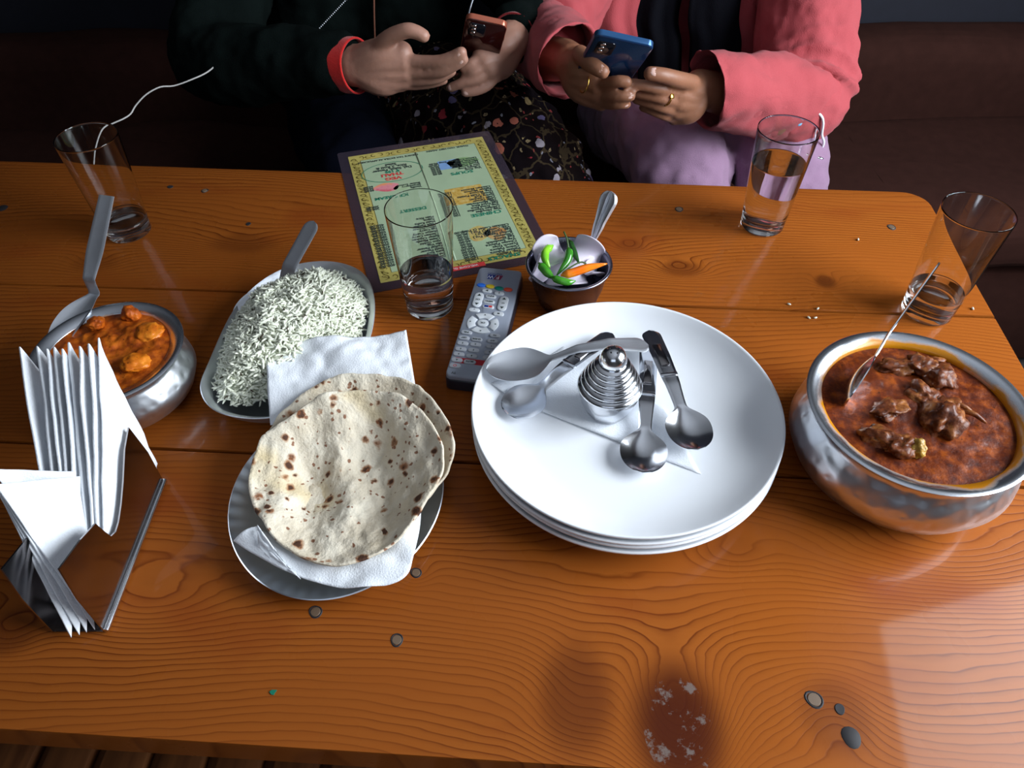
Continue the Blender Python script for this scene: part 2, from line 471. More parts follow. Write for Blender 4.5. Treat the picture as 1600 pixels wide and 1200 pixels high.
# ================================================================== THE ROOM
def structure(name, acc, mat, parent=None, **k):
    o = acc.obj(name, mat, parent, smooth=False, **k)
    if not parent: o['kind'] = 'structure'
    return o
FLOORM = simple('dark_floor_tiles', (0.045, 0.04, 0.038), 0.6, var=0.3)
NAVY = simple('navy_wall_fabric', (0.006, 0.007, 0.015), 0.85, var=0.2, bumps=(500, 0.2, 0.001))
DARKWALL = simple('dark_painted_wall', (0.05, 0.045, 0.045), 0.85, var=0.2)
FRAME = simple('brown_window_frame', (0.10, 0.05, 0.03), 0.5)
CEILM = simple('pale_ceiling', (0.62, 0.64, 0.67), 0.9)
structure('floor', Acc().add(*g_box((-0.275, 0.25, -0.05), (3.85, 3.9, 0.1))), FLOORM)
structure('ceiling', Acc().add(*g_box((-0.275, 0.25, 2.65), (3.85, 3.9, 0.1))), CEILM)
structure('wall_back', Acc().add(*g_box((-0.275, 2.15, 1.3), (3.85, 0.1, 2.6))), NAVY)
structure('wall_left', Acc().add(*g_box((-2.15, 0.25, 1.3), (0.1, 3.7, 2.6))), DARKWALL)
a = Acc()      # right wall with a window opening y -0.1..1.2, z 1.08..2.16
a.add(*g_box((1.60, 0.25, 0.505), (0.1, 3.7, 1.01))).add(*g_box((1.60, 0.25, 2.295), (0.1, 3.7, 0.61)))
a.add(*g_box((1.60, -1.015, 1.50), (0.1, 1.17, 0.98))).add(*g_box((1.60, 1.515, 1.50), (0.1, 1.17, 0.98)))
structure('wall_right', a, DARKWALL)
a = Acc()      # front wall (behind the camera) with a smaller window
a.add(*g_box((-0.275, -1.55, 0.77), (3.85, 0.1, 1.54))).add(*g_box((-0.275, -1.55, 2.48), (3.85, 0.1, 0.24)))
a.add(*g_box((-1.54, -1.55, 1.95), (1.32, 0.1, 0.82))).add(*g_box((1.065, -1.55, 1.95), (1.17, 0.1, 0.82)))
structure('wall_front', a, DARKWALL)
for nm, wc, sz, ax in (('window_1', (1.62, 0.25, 1.50), (1.36, 0.98), 'x'), ('window_2', (-0.2, -1.55, 1.95), (1.36, 0.82), 'y')):
    a = Acc(); W2, H2 = sz
    for s in (-1, 1):
        if ax == 'x':
            a.add(*g_box((wc[0], wc[1]+s*(W2/2-0.02), wc[2]), (0.06, 0.04, H2))).add(*g_box((wc[0], wc[1], wc[2]+s*(H2/2-0.02)), (0.06, W2, 0.04)))
        else:
            a.add(*g_box((wc[0]+s*(W2/2-0.02), wc[1], wc[2]), (0.04, 0.06, H2))).add(*g_box((wc[0], wc[1], wc[2]+s*(H2/2-0.02)), (W2, 0.06, 0.04)))
    a.add(*g_box(wc, (0.06, 0.03, H2) if ax == 'x' else (0.03, 0.06, H2)))
    structure(nm, a, FRAME)

# ================================================================== TABLE
def plank_mesh(name, outline, z0, z1, parent):
    a = Acc(); a.add(*g_prism(outline, z0, z1, 0.003))
    return a.obj(name, WOOD, parent, smooth=True, ang=35)
table = empty('dining_table', (0, 0, TZ), THETA, 'orange varnished pine table of wide knotty planks with dark seams', 'table')
UR, UL = 0.461, -0.95
gp = 0.0013
plank_mesh('plank', [(UL, 0.147), (UR, 0.147), (UR, 0.3865-gp), (UL, 0.3865-gp)], -0.032, 0, table)
plank_mesh('plank', [(UL, 0.3865+gp), (UR, 0.3865+gp), (UR, 0.603-gp), (UL, 0.603-gp)], -0.032, 0, table)
cr = [(UR-0.028+0.028*cos(t), 0.836-0.028+0.028*sin(t)) for t in [radians(k*15) for k in range(7)]]
plank_mesh('plank', [(UL, 0.603+gp), (UR, 0.603+gp)]+cr+[(UL, 0.857)], -0.032, 0, table)
SEAMM = simple('dark_seam_backing', (0.02, 0.012, 0.008), 0.9)
a = Acc()
for vv in (0.3865, 0.603): a.add(*g_box(((UL+UR)/2, vv, -0.022), (UR-UL-0.01, 0.03, 0.016)))
a.obj('batten', SEAMM, table, smooth=False)
a = Acc()
for vv in (0.20, 0.78): a.add(*g_box(((UL+UR)/2, vv, -0.072), (UR-UL-0.14, 0.022, 0.08)))
a.add(*g_box((UR-0.08, 0.49, -0.072), (0.022, 0.56, 0.08))).add(*g_box((UL+0.08, 0.49, -0.072), (0.022, 0.56, 0.08)))
a.obj('apron', BENCH, table, smooth=False)
for uu in (UL+0.09, UR-0.09):
    for vv in (0.21, 0.77):
        Acc().add(*g_box((uu, vv, -0.032-0.359), (0.06, 0.06, 0.718), bev=0.004)).obj('leg', BENCH, table, ang=30)
PLUG = simple('worn_wood_plug', (0.14, 0.09, 0.055), 0.6, var=0.4)
HOLE = simple('dark_hole_rim', (0.012, 0.010, 0.012), 0.7)
proto = None
for px, py, r in ((650, 895, .0042), (620, 1000, .0046), (493, 956, .0048), (320, 298, .0042), (1061, 327, .005), (1393, 355, .005),
                  (1146, 788, .0042), (1272, 1093, .0058), (1312, 1108, .0034), (1330, 1152, .0062), (266, 292, .0035), (4, 325, .006), (388, 350, .003)):
    uu, vv = to_uv(P(px, py, 0))
    dk = (px in (1312, 1330, 1146, 4, 266, 388))
    a = Acc()
    if not dk: a.add(*g_lathe([(0, 0.0007), (r*0.72, 0.0006), (r*0.8, 0.0001)], 16, (uu, vv, 0)), 0)
    lump = lambda t, z: 1+0.08*sin(2*t+px)+0.04*sin(3*t)
    a.add(*g_lathe([(r*0.8 if not dk else 0, 0.0002 if not dk else 0.0004), (r*0.95, 0.0005), (r*1.08, 0.00002)], 16, (uu, vv, 0), lump), 1)
    a.obj('wood_plug', PLUG, table, mats=[HOLE], ang=40)

# slatted bench on the near side
bench = empty('slatted_bench', (0, 0, 0), THETA, 'brown slatted wooden bench seat peeking out below the near table edge', 'bench')
for k in range(-12, 14):
    uu = -0.005+k*0.0585*1.02
    Acc().add(*g_box((uu, -0.005, 0.44), (0.046, 0.56, 0.018), bev=0.003)).obj('slat', BENCH, bench, ang=30)
for vv in (0.21, -0.22):
    Acc().add(*g_box((0.02, vv, 0.416), (1.56, 0.035, 0.03))).obj('rail', BENCH, bench, smooth=False)
for uu in (-0.7, 0.74):
    for vv in (0.2, -0.21): Acc().add(*g_box((uu, vv, 0.2005), (0.04, 0.04, 0.401))).obj('leg', BENCH, bench, smooth=False)

# ================================================================== SOFA
SOFA = simple('brown_velvet_upholstery', (0.031, 0.0115, 0.0085), 0.95, spec=0.08, sheen=0.0, var=0.25, bumps=(700, 0.3, 0.001))
def pillow_box(name, c, s, mat, parent, r=0.05, seed=0, amp=0.012, freq=5.0):
    bm = bmesh.new(); bmesh.ops.create_cube(bm, size=1.0)
    for v in bm.verts: v.co = Vector((v.co.x*s[0], v.co.y*s[1], v.co.z*s[2]))
    bmesh.ops.bevel(bm, geom=bm.edges[:]+bm.verts[:], offset=r, segments=5, affect='EDGES', profile=0.5)
    bmesh.ops.triangulate(bm, faces=bm.faces)
    for _ in range(2): bmesh.ops.subdivide_edges(bm, edges=[e for e in bm.edges if e.calc_length() > 0.09], cuts=1, use_grid_fill=True)
    bmesh.ops.triangulate(bm, faces=bm.faces)
    bmesh.ops.subdivide_edges(bm, edges=[e for e in bm.edges if e.calc_length() > 0.09], cuts=2)
    for v in bm.verts:
        q = v.co
        k = noise.noise(Vector((q.x*freq*0.6+seed, q.y*freq+q.x*1.2, q.z*freq)))
        v.co = q + Vector((0, 0, 1))*k*amp*2 + q.normalized()*k*amp*0.5
        v.co += Vector(c)
    me = bpy.data.meshes.new(name); bm.to_mesh(me); bm.free(); me.materials.append(mat)
    me.polygons.foreach_set('use_smooth', [True]*len(me.polygons))
    o = bpy.data.objects.new(name, me); C.objects.link(o); o.parent = parent
    return o
sofa = empty('sofa', (0, 0, 0), 0, 'brown velvet sofa with wide seat behind the far side of the table', 'sofa')
SEATZ = 0.42
pillow_box('seat_cushion', (0.755, 1.42, SEATZ-0.06), (1.50, 0.46, 0.13), SOFA, sofa, 0.045, 3)
pillow_box('seat_cushion', (-0.72, 1.42, SEATZ-0.06), (1.44, 0.46, 0.13), SOFA, sofa, 0.045, 9)
pillow_box('back_cushion', (0.755, 1.70, 0.43), (1.50, 0.16, 0.32), SOFA, sofa, 0.06, 5, 0.008)
pillow_box('back_cushion', (-0.72, 1.70, 0.43), (1.44, 0.16, 0.32), SOFA, sofa, 0.06, 6, 0.008)
Acc().add(*g_box((0.05, 1.50, 0.15), (2.9, 0.54, 0.26), bev=0.01)).obj('sofa_base', SOFA, sofa, ang=30)
Acc().add(*g_box((0.05, 1.83, 0.52), (3.0, 0.10, 1.04), bev=0.02)).obj('backboard', NAVY, sofa, ang=30)

# ================================================================== TUMBLERS AND WATER
def g_prof_glass():
    H, rb, rt, wl, fb = 0.123, 0.0243, 0.0326, 0.0009, 0.011
    rad = lambda z: rb+(rt-rb)*(z/H)**0.9
    out = [(0, 0.0035), (rb*0.55, 0.0028), (rb*0.82, 0.0004), (rb*0.94, 0.0), (rb+0.0004, 0.0016)]
    out += [(rad(z), z) for z in (0.0022, 0.003, 0.006, 0.012, 0.018, 0.03, 0.05, 0.07, 0.09, 0.105, 0.115, 0.119, 0.1207, 0.1214, H-0.0012)]
    out += [(rt-0.0002, H-0.0003), (rt-wl/2, H), (rt-wl+0.0001, H-0.0006)]
    out += [(rad(z)-wl, z) for z in (0.1214, 0.1207, 0.119, 0.115, 0.105, 0.09, 0.07, 0.05, 0.03, 0.020, 0.0165, 0.0155)]
    out += [(rb-wl-0.002, fb+0.002), (rb*0.7, fb), (rb*0.3, fb+0.0012), (0, fb+0.0018)]
    return out, rad, wl, fb
def make_tumbler(loc, level, label, wlabel):
    prof, rad, wl, fb = g_prof_glass()
    o = Acc().add(*g_lathe(prof, 64)).obj('glass_tumbler', GLASS)
    o.location = loc; tag(o, label, 'glass', 'water tumblers')
    e = 0.00025
    wp = [(0, fb+0.0018-e), (0.0243*0.3, fb+0.0012-e), (0.0243*0.7, fb-e), (0.0243-wl-0.002+e, fb+0.002)]
    wp += [(rad(z)-wl+e, z) for z in (0.0155, 0.0165, 0.02, 0.03, 0.04, 0.05, 0.06, 0.07, 0.08, level-0.0012, level-0.0004) if z <= level-0.0004 and (z < level-0.003 or z > level-0.002)]
    wp += [(rad(level)-wl+e, level+0.0008), (rad(level)-wl-0.0006, level+0.0002), (rad(level)-wl-0.0014, level), (rad(level)-wl-0.003, level), (0, level)]
    wt = Acc().add(*g_lathe(wp, 64)).obj('drinking_water', WATER)
    wt.location = loc; tag(wt, wlabel, 'water', 'water in the tumblers', 'stuff')
    return o
def at(px, py, h=0.0): return P(px, py, h)
make_tumbler(at(672, 478), 0.047, 'clear glass tumbler a third full standing at the menu card edge', 'water in the tumbler beside the menu card')
make_tumbler(at(1190, 352), 0.083, 'clear glass tumbler nearly full of water by the lilac knees', 'water filling most of the tumbler by the far table edge')
make_tumbler(at(1447, 486), 0.029, 'clear glass tumbler with a little water at the right table corner behind the meat curry', 'shallow water in the tumbler behind the meat curry')
make_tumbler(at(203, 362), 0.021, 'clear glass tumbler, nearly empty, behind the orange curry bowl', 'last sip of water in the tumbler behind the orange curry')

# ================================================================== PLATES, SPOONS, SHAKER
PC = at(978, 633, 0.044); PC.z = TZ
pp = [(0, 0.0030), (0.070, 0.0030), (0.072, 0.0), (0.076, 0.0), (0.079, 0.0032), (0.096, 0.0045), (0.112, 0.0085), (0.1245, 0.0150), (0.1296, 0.0205), (0.1316, 0.0245),
      (0.1318, 0.0258), (0.1308, 0.0263), (0.1292, 0.0252), (0.1240, 0.0200), (0.1130, 0.0125), (0.098, 0.0078), (0.085, 0.0062), (0.06, 0.0058), (0, 0.0058)]
plate0 = Acc().add(*g_lathe(pp, 128)).obj('dinner_plate', MELAMINE)
names = ['bottom white melamine plate of the stack', 'second lowest white plate in the stack of four', 'white plate just under the top plate of the stack',
         'top white melamine plate of the stack, holding spoons and a shaker']
PITCH = 0.0066
for k in range(4):
    o = plate0 if k == 0 else plate0.copy()
    if k: C.objects.link(o)
    o.location = PC+Vector((0.0006*sin(k*2), -0.0006*cos(k*3), k*PITCH)); o.rotation_euler.z = k*0.7
    tag(o, names[k], 'plate', 'stacked white plates')
PTOP = 3*PITCH+0.0058           # inner floor of the top plate over the table
def sheet(name, fn, nu, nv, mat, parent=None, thick=0.0006, smooth=True):
    V = [fn(i/nu, j/nv) for j in range(nv+1) for i in range(nu+1)]
    F = [[j*(nu+1)+i, j*(nu+1)+i+1, (j+1)*(nu+1)+i+1, (j+1)*(nu+1)+i] for j in range(nv) for i in range(nu)]
    o = link_mesh(name, V, F, mat, parent, smooth)
    if thick:
        s = o.modifiers.new('s', 'SOLIDIFY'); s.thickness = thick; s.offset = 0
    return o
def quad_fn(A, B, D, Cc, hfn):      # corners counter-clockwise: A B D C -> bilinear
    A, B, D, Cc = map(Vector, (A, B, D, Cc))
    def f(u, v):
        p = (A*(1-u)+B*u)*(1-v)+(Cc*(1-u)+D*u)*v
        return p+Vector((0, 0, hfn(u, v, p)))
    return f
def pl_h(p):                     # inside height of the top plate at world xy
    r = (Vector((p.x, p.y))-Vector((PC.x, PC.y))).length
    k = max(0, (r-0.085))
    return k*k*9.5
q = [at(790, 635, PTOP), at(1092, 742, PTOP), at(1075, 690, PTOP), at(905, 565, PTOP)]
o = sheet('paper_napkin', quad_fn(at(768, 612, PTOP+.002), at(1095, 742, PTOP), at(1040, 640, PTOP), at(880, 545, PTOP),
          lambda u, v, p: 0.0008+pl_h(p)+0.0008*noise.noise(p*40)), 30, 20, TISSUE)
tag(o, 'flat white paper napkin lying on the top plate under the shaker', 'napkin')
o = sheet('paper_napkin', quad_fn(at(775, 608, PTOP+.004), at(1050, 716, PTOP), at(1010, 640, PTOP), at(880, 562, PTOP),
          lambda u, v, p: 0.0018+pl_h(p)+0.0006*noise.noise(p*40+Vector((3, 1, 0)))), 30, 20, TISSUE)
bpy.data.objects.remove(o)

def make_spoon(name, A, B, bl=0.052, bw=0.021, depth=0.0065, hw=(0.0042, 0.0075, 0.0085), zp=(0.0, 0.004, 0.009, 0.004), mat=STEEL, ridges=False, collar=False, label=None, group=None, thick=0.0011, tipw=1.0, roll=0.0, edge_on=None, tn=0.25, flat_end=False, parts=True):
    """A = bowl tip, B = handle end (world). hw: half widths neck, middle, end. zp: rise at bowl end, neck, middle, end above the line"""
    A, B = Vector(A), Vector(B); L = (B-A).length; d = (B-A).normalized()
    up = Vector((0, 0, 1)); up = (up-d*up.dot(d)).normalized(); up = Matrix.Rotation(roll, 3, d) @ up
    side = d.cross(up)
    if edge_on is not None:
        v_ = Vector(edge_on); side = (v_-d*v_.dot(d)).normalized(); up = side.cross(d)
    sb = bl/L
    ns, nu = 64, 10
    V, F = [], []
    for i in range(ns+1):
        s = i/ns
        s = s*s*(3-2*s)*0.25+s*0.75
        x = s*L
        if s <= sb:
            t = s/sb
            wdt = bw*max(0.0, (1-(abs(t-0.52)/0.52)**2.3))**0.5 if t < 0.52 else None
            if wdt is None:
                k = (t-0.52)/0.48
                wdt = bw*(1-k*k)**0.5*(1-k**3)+hw[0]*(k**3)
            dish = depth*max(0, sin(pi*min(1, t*0.98+0.02)))**0.8
            z = zp[0]*t*t
        else:
            t = (s-sb)/(1-sb)
            if t < 0.45: k = t/0.45; k = k*k*(3-2*k); wdt = hw[0]+(hw[1]-hw[0])*k
            else: k = (t-0.45)/0.55; wdt = hw[1]+(hw[2]-hw[1])*k
            if not flat_end:
                e = (1-s)*L
                if e < hw[2]: wdt *= sqrt(max(0.0, 1-(1-e/hw[2])**2))
            dish = 0.0003
            if t < tn: z = zp[0]+(zp[1]-zp[0])*(t/tn)
            elif t < 0.6: z = zp[1]+(zp[2]-zp[1])*((t-tn)/(0.6-tn))
            else: z = zp[2]+(zp[3]-zp[2])*((t-0.6)/0.4)
        wdt = max(wdt, 0.0004)
        for top in (1, 0):
            for j in range(nu+1):
                u = -1+2*j/nu
                zz = z-dish*(1-u*u)
                if ridges and s > sb: zz += 0.0016*abs(sin(u*pi*2.0))*min(1, (s-sb)*4)
                th = thick*(0.5 if abs(u) == 1 else 1)
                V.append(A+d*x+side*(u*wdt)+up*(zz+(th if top else 0)))
    row = 2*(nu+1)
    for i in range(ns):
        for j in range(nu):
            a0 = i*row+j; b0 = (i+1)*row+j
            F.append([a0, a0+1, b0+1, b0]); F.append([a0+nu+1, b0+nu+1, b0+nu+2, a0+nu+2])
        F.append([i*row, (i+1)*row, (i+1)*row+nu+1, i*row+nu+1])
        F.append([i*row+nu, i*row+2*nu+1, (i+1)*row+2*nu+1, (i+1)*row+nu])
    F.append([j for j in range(nu+1)]+[2*nu+1-j for j in range(nu+1)])
    n0 = ns*row
    F.append([n0+j for j in range(nu+1)][::-1]+[n0+nu+1+j for j in range(nu+1)])
    root = tag(link_mesh(name, V, F, mat), label, 'spoon', group)
    recalc(root, 50)
    if collar:
        t = 0.36; sx = sb+(1-sb)*t
        cpt = A+d*(sx*L)+up*(zp[1]+(zp[2]-zp[1])*((t-0.25)/0.35)+thick*0.7)
        R = Matrix((side, d, up)).transposed()
        Acc().add(*g_box(cpt, (hw[1]*1.95, 0.0035, 0.0026), R, 0.0005)).obj('collar', mat, root, ang=40)
        g = Acc()
        hh = A+d*((sb+(1-sb)*0.62)*L)+up*(zp[2]+thick*0.75)
        slope = Matrix.Rotation(math.atan2((zp[3]-zp[2]), 0.4*(1-sb)*L)*0.7, 3, side)
        g.add(*g_box(hh, (hw[1]*1.0, L*0.2, 0.0016), slope @ R, 0.0006))
        g.obj('grip_inlay', STEEL_DARK, root, ang=40)
    return root
G4 = 'spoons lying in the top plate'
z0 = PTOP
make_spoon('table_spoon', at(760, 577, z0+.0225), at(1013, 540, z0+.020), label='table spoon with its bowl on the left plate rim, plain handle crossing behind the shaker', group=G4,
           bw=0.020, bl=0.060, zp=(0.002, 0.009, 0.009, 0.0), hw=(0.0035, 0.006, 0.0105), mat=STEEL_WORN)
make_spoon('table_spoon', at(792, 648, z0+.010), at(957, 522, z0+.012), label='table spoon left of the shaker, its handle crossing under another spoon handle', group=G4, bw=0.019, bl=0.044, zp=(0.001, 0.004, 0.004, 0.0), hw=(0.0055, 0.0072, 0.0085), collar=True)
make_spoon('table_spoon', at(1004, 739, z0+.009), at(1014, 540, z0+.006), label='table spoon with its bowl nearest the camera, handle tucked under the neighbouring spoon', group=G4, bw=0.0195, bl=0.046, zp=(0.001, 0.004, 0.004, 0.0), hw=(0.0055, 0.0075, 0.0088), collar=True)
make_spoon('table_spoon', at(1090, 703, z0+.013), at(1014, 517, z0+.016), label='table spoon furthest right on the plate with its grip on top of another handle', group=G4, bw=0.0195, bl=0.046, zp=(0.001, 0.004, 0.004, 0.0), hw=(0.0055, 0.0078, 0.0092), collar=True)

# beehive shaker
sk = empty('salt_shaker', (at(948, 640, PTOP+.002).x, at(948, 640, PTOP+.002).y, TZ+PTOP+.0022), 0.2, 'steel beehive salt shaker with ringed lid in the middle of the top plate', 'shaker')
oct_ = lambda t, z: 1.0-0.035*abs(sin(4*t))
Acc().add(*g_lathe([(0, 0), (0.0165, 0), (0.0185, 0.0015), (0.0235, 0.014), (0.0262, 0.025), (0.0262, 0.029), (0.022, 0.030), (0, 0.030)], 64, lump=oct_)).obj('cup', STEEL, sk, ang=50)
prof = [(0.0, 0.029), (0.0262, 0.029)]
zz, rr = 0.029, 0.0272
for k in range(6):
    hgt = 0.0062-0.0005*k
    for j in range(7):
        t = j/6
        prof.append((rr-0.0017*t*1.4+0.0026*sin(pi*t)-0.0010, zz+hgt*t))
    zz += hgt; rr -= 0.0026 if k < 4 else 0.0020
prof += [(0.0118, zz+0.0005), (0.0116, zz+0.004), (0.0105, zz+0.009), (0.0078, zz+0.0128), (0.004, zz+0.0148), (0, zz+0.0153)]
lid = Acc().add(*g_lathe(prof, 64)).obj('lid', STEEL, sk, ang=75)
BLACK = simple('black', (0.004, 0.004, 0.005), 0.6)
for k in range(5):
    aa = k*2*pi/5; r_ = 0.0042
    Acc().add(*g_ball((r_*cos(aa), r_*sin(aa), zz+0.0147), 0.0009, 8, 4, (1, 1, 0.5))).obj('hole', BLACK, lid)

# ================================================================== HANDI BOWLS
def handi(cxy, rim_r, H, belly, lip, label, matb, matr, seg=96):
    root = empty('handi_bowl', (cxy.x, cxy.y, TZ), 0, label, 'bowl')
    neck = rim_r-lip*0.62
    po = [(0, 0.0015), (belly*0.60, 0.0), (belly*0.78, 0.004), (belly*0.92, H*0.20), (belly, H*0.42), (belly*0.985, H*0.56), (belly*0.93, H*0.70), (neck+0.001, H*0.80), (neck, H*0.86), (neck+0.002, H*0.91)]
    pi_ = [(neck-0.002, H*0.90), (neck-0.003, H*0.80), (belly*0.90, H*0.62), (belly*0.95, H*0.42), (belly*0.85, H*0.2), (belly*0.6, 0.006), (0, 0.005)]
    Acc().add(*g_lathe(po+pi_, seg)).obj('body', matb, root)
    rl = [(neck+0.0015, H*0.88), (neck+lip*0.35, H*0.945), (rim_r-0.002, H*0.985), (rim_r, H*0.992), (rim_r+0.0002, H), (rim_r-0.002, H+0.0012), (rim_r-lip*0.5, H*0.985), (rim_r-lip, H*0.955), (rim_r-lip-0.001, H*0.90), (rim_r-lip-0.0005, H*0.84)]
    rl += [(rim_r-lip+0.0008, H*0.84), (rim_r-lip+0.0006, H*0.88), (neck+0.0015, H*0.88)]
    Acc().add(*g_lathe(rl, seg)).obj('rim', matr, root, ang=60)
    return root
def curry_surface(name, cxy, r, z, mat, label, amp=0.003, seed=0, nr=44, ns=150, crest=None):
    V, F = [Vector((0, 0, 0))], []
    def hz(x, y):
        q = Vector((x*28+seed, y*28, seed*0.3)); q2 = q*3.1
        h = amp*(noise.noise(q)*1.2+0.5*noise.noise(q2)+0.25*noise.noise(q2*2.3))
        edge = max(0, (r-sqrt(x*x+y*y))/0.012)
        h *= min(1, edge)
        if crest:
            for cx_, cy_, ra, hh in crest: h += hh*exp(-((x-cx_)**2+(y-cy_)**2)/(ra*ra))*(1+0.3*noise.noise(q2*1.2))
        return h
    for i in range(1, nr+1):
        for k in range(ns):
            rr = r*i/nr; t = 2*pi*k/ns
            V.append(Vector((rr*cos(t), rr*sin(t), 0)))
    for v in V: v.z = hz(v.x, v.y)
    for k in range(ns): F.append([0, 1+k, 1+(k+1) % ns])
    for i in range(nr-1):
        for k in range(ns):
            a0 = 1+i*ns; F.append([a0+k, a0+ns+k, a0+ns+(k+1) % ns, a0+(k+1) % ns])
    # closed below
    n = len(V); V.append(Vector((0, 0, -0.02)))
    base = len(V)
    for k in range(ns): t = 2*pi*k/ns; V.append(Vector((r*0.9*cos(t), r*0.9*sin(t), -0.02)))
    for k in range(ns):
        F.append([1+(nr-1)*ns+k, base+k, base+(k+1) % ns, 1+(nr-1)*ns+(k+1) % ns]); F.append([base+k, n, base+(k+1) % ns])
    o = link_mesh(name, V, F, mat)
    o.location = (cxy.x, cxy.y, TZ+z)
    return tag(o, label, 'curry', None, 'stuff')
def chunk(name, loc, s, mat, seed, rot=(0, 0, 0), amp=0.35, freq=1.6, sub=4):
    bm = bmesh.new(); bmesh.ops.create_icosphere(bm, subdivisions=sub, radius=1)
    for v in bm.verts:
        q = v.co*freq+Vector((seed*3.1, seed, 0))
        k = 1+amp*(noise.noise(q)+0.55*noise.noise(q*2.4)+0.3*noise.noise(q*5))
        v.co = Vector((v.co.x*s[0], v.co.y*s[1], v.co.z*s[2]))*k
    me = bpy.data.meshes.new(name); bm.to_mesh(me); bm.free(); me.materials.append(mat)
    me.polygons.foreach_set('use_smooth', [True]*len(me.polygons))
    o = bpy.data.objects.new(name, me); C.objects.link(o); o.location = loc; o.rotation_euler = rot
    return o
# big bowl of mutton curry
HB = 0.072
RB = at(1437, 634, HB); RB.z = 0
RIM_RED = stained_rim('rim_with_turmeric_oil', RB, 0.0755, 0.0795, 1.0)
handi(RB, 0.0868, HB, 0.0905, 0.0125, 'large hammered steel handi bowl on the right, full of red meat curry', HAMMER, RIM_RED)
SZ = HB*0.90
curry_surface('mutton_curry', RB, 0.0744, SZ, GRAVY_RED, 'dark red oily meat gravy filling the large right bowl', 0.0016, 4,
              crest=[(-0.006, 0.012, 0.030, 0.004)])
for i, (px, py, s, rz, lab) in enumerate([
        (1440, 572, (0.016, 0.012, 0.009), 0.3, 'knobbly brown mutton piece at the far side of the curry, under the rim'),
        (1466, 590, (0.014, 0.014, 0.010), 1.2, 'brown mutton piece with pale fat, right of the farthest piece'),
        (1400, 574, (0.017, 0.009, 0.006), 0.1, 'mutton piece half under gravy beside the spoon shank'),
        (1470, 655, (0.020, 0.015, 0.011), 0.8, 'largest rough mutton chunk in the centre of the curry'),
        (1442, 622, (0.014, 0.012, 0.008), 2.0, 'small dark mutton piece just behind the largest chunk'),
        (1388, 638, (0.015, 0.010, 0.005), 0.5, 'dark green-flecked piece left of the curry centre'),
        (1376, 684, (0.015, 0.009, 0.006), 2.6, 'orange-brown piece near the front rim, left of the yellow bone'),
        (1410, 699, (0.014, 0.009, 0.008), 0.2, 'mutton piece with yellow marrow nearest the front rim')]):
    p = at(px, py, SZ+0.003)
    o = chunk('mutton_piece', p, s, MEAT, i+2, (0.15*sin(i), 0.15*cos(i), rz), 0.5, 1.3); tag(o, lab, 'meat', 'mutton pieces in the red curry')
    if i == 7:
        MARROW = simple('yellow_marrow', (0.36, 0.20, 0.025), 0.35, var=0.4, bumps=(300, 0.5, 0.002))
        b = chunk('marrow', (0.009, -0.003, 0.002), (0.0065, 0.0075, 0.008), MARROW, 31, (0, 0, 0), 0.25); b.parent = o
for i, (px, py) in enumerate([(1500, 640), (1516, 652)]):
    p = at(px, py, SZ+0.004)
    o = Acc().add(*g_tube(spline([p+Vector((-0.009, 0.006, 0)), p+Vector((0, 0.001, 0.004)), p+Vector((0.010, -0.006, 0))], 8), [0.0012, 0.0015, 0.0018, 0.002, 0.0022, 0.002, 0.0018, 0.0015, 0.001][:9], 8)).obj('onion_strand', MEAT)
    tag(o, ['glossy cooked onion strand touching the right side of the large mutton chunk', 'outer glossy onion strand, further right in the red gravy'][i], 'onion', 'cooked onion strands')
make_spoon('serving_spoon', at(1318, 632, HB-0.006), at(1465, 411, 0.128), bl=0.05, bw=0.017, zp=(-0.001, -0.002, -0.001, 0.0), hw=(0.0035, 0.006, 0.008),
           edge_on=(0.33, 0.62, -0.70), thick=0.0018, label='steel spoon standing edge-on in the red meat curry', group=None)

# small bowl of paneer curry
HL = 0.058
LB = at(166, 548, HL); LB.z = 0
RIM_OR = stained_rim('rim_with_orange_oil', LB, 0.0515, 0.0545, 0.3)
handi(LB, 0.0665, HL, 0.0675, 0.0125, 'small hammered steel handi bowl behind the napkin holder, with orange curry', HAMMER, RIM_OR)
SL = HL*0.93
curry_surface('paneer_curry', LB, 0.0545, SL, GRAVY_OR, 'thick orange paneer gravy heaped in the small left bowl', 0.0045, 11, crest=[(0.0, 0.0, 0.04, 0.004)])
for i, (px, py, s, lab) in enumerate([(232, 520, (0.013, 0.012, 0.005), 'orange sauced paneer cube near the right rim of the small bowl'),
        (212, 566, (0.013, 0.011, 0.005), 'orange paneer cube at the front rim of the small bowl'),
        (150, 505, (0.012, 0.008, 0.006), 'paneer lump beside the serving spoon in the small bowl'),
        (205, 492, (0.008, 0.008, 0.009), 'small paneer lump at the far rim of the small bowl')]):
    p = at(px, py, SL+0.004)
    o = chunk('paneer_cube', p, s, PANEER if i < 2 else GRAVY_OR, i+20, (0.1, 0.2*i, i), 0.22); tag(o, lab, 'paneer', 'paneer cubes in the orange curry')
# bent serving spoon: blade lies in the curry, flat strap handle rises
sp = make_spoon('serving_spoon', at(84, 548, SL-0.007), at(167, 306, 0.125), bl=0.066, bw=0.0145, depth=0.006, zp=(-0.026, -0.0125, -0.0055, 0.0), tn=0.10, hw=(0.0062, 0.0092, 0.0082),
                mat=STEEL_WORN, label='long flat-handled steel serving spoon leaning out of the orange curry bowl', flat_end=True)

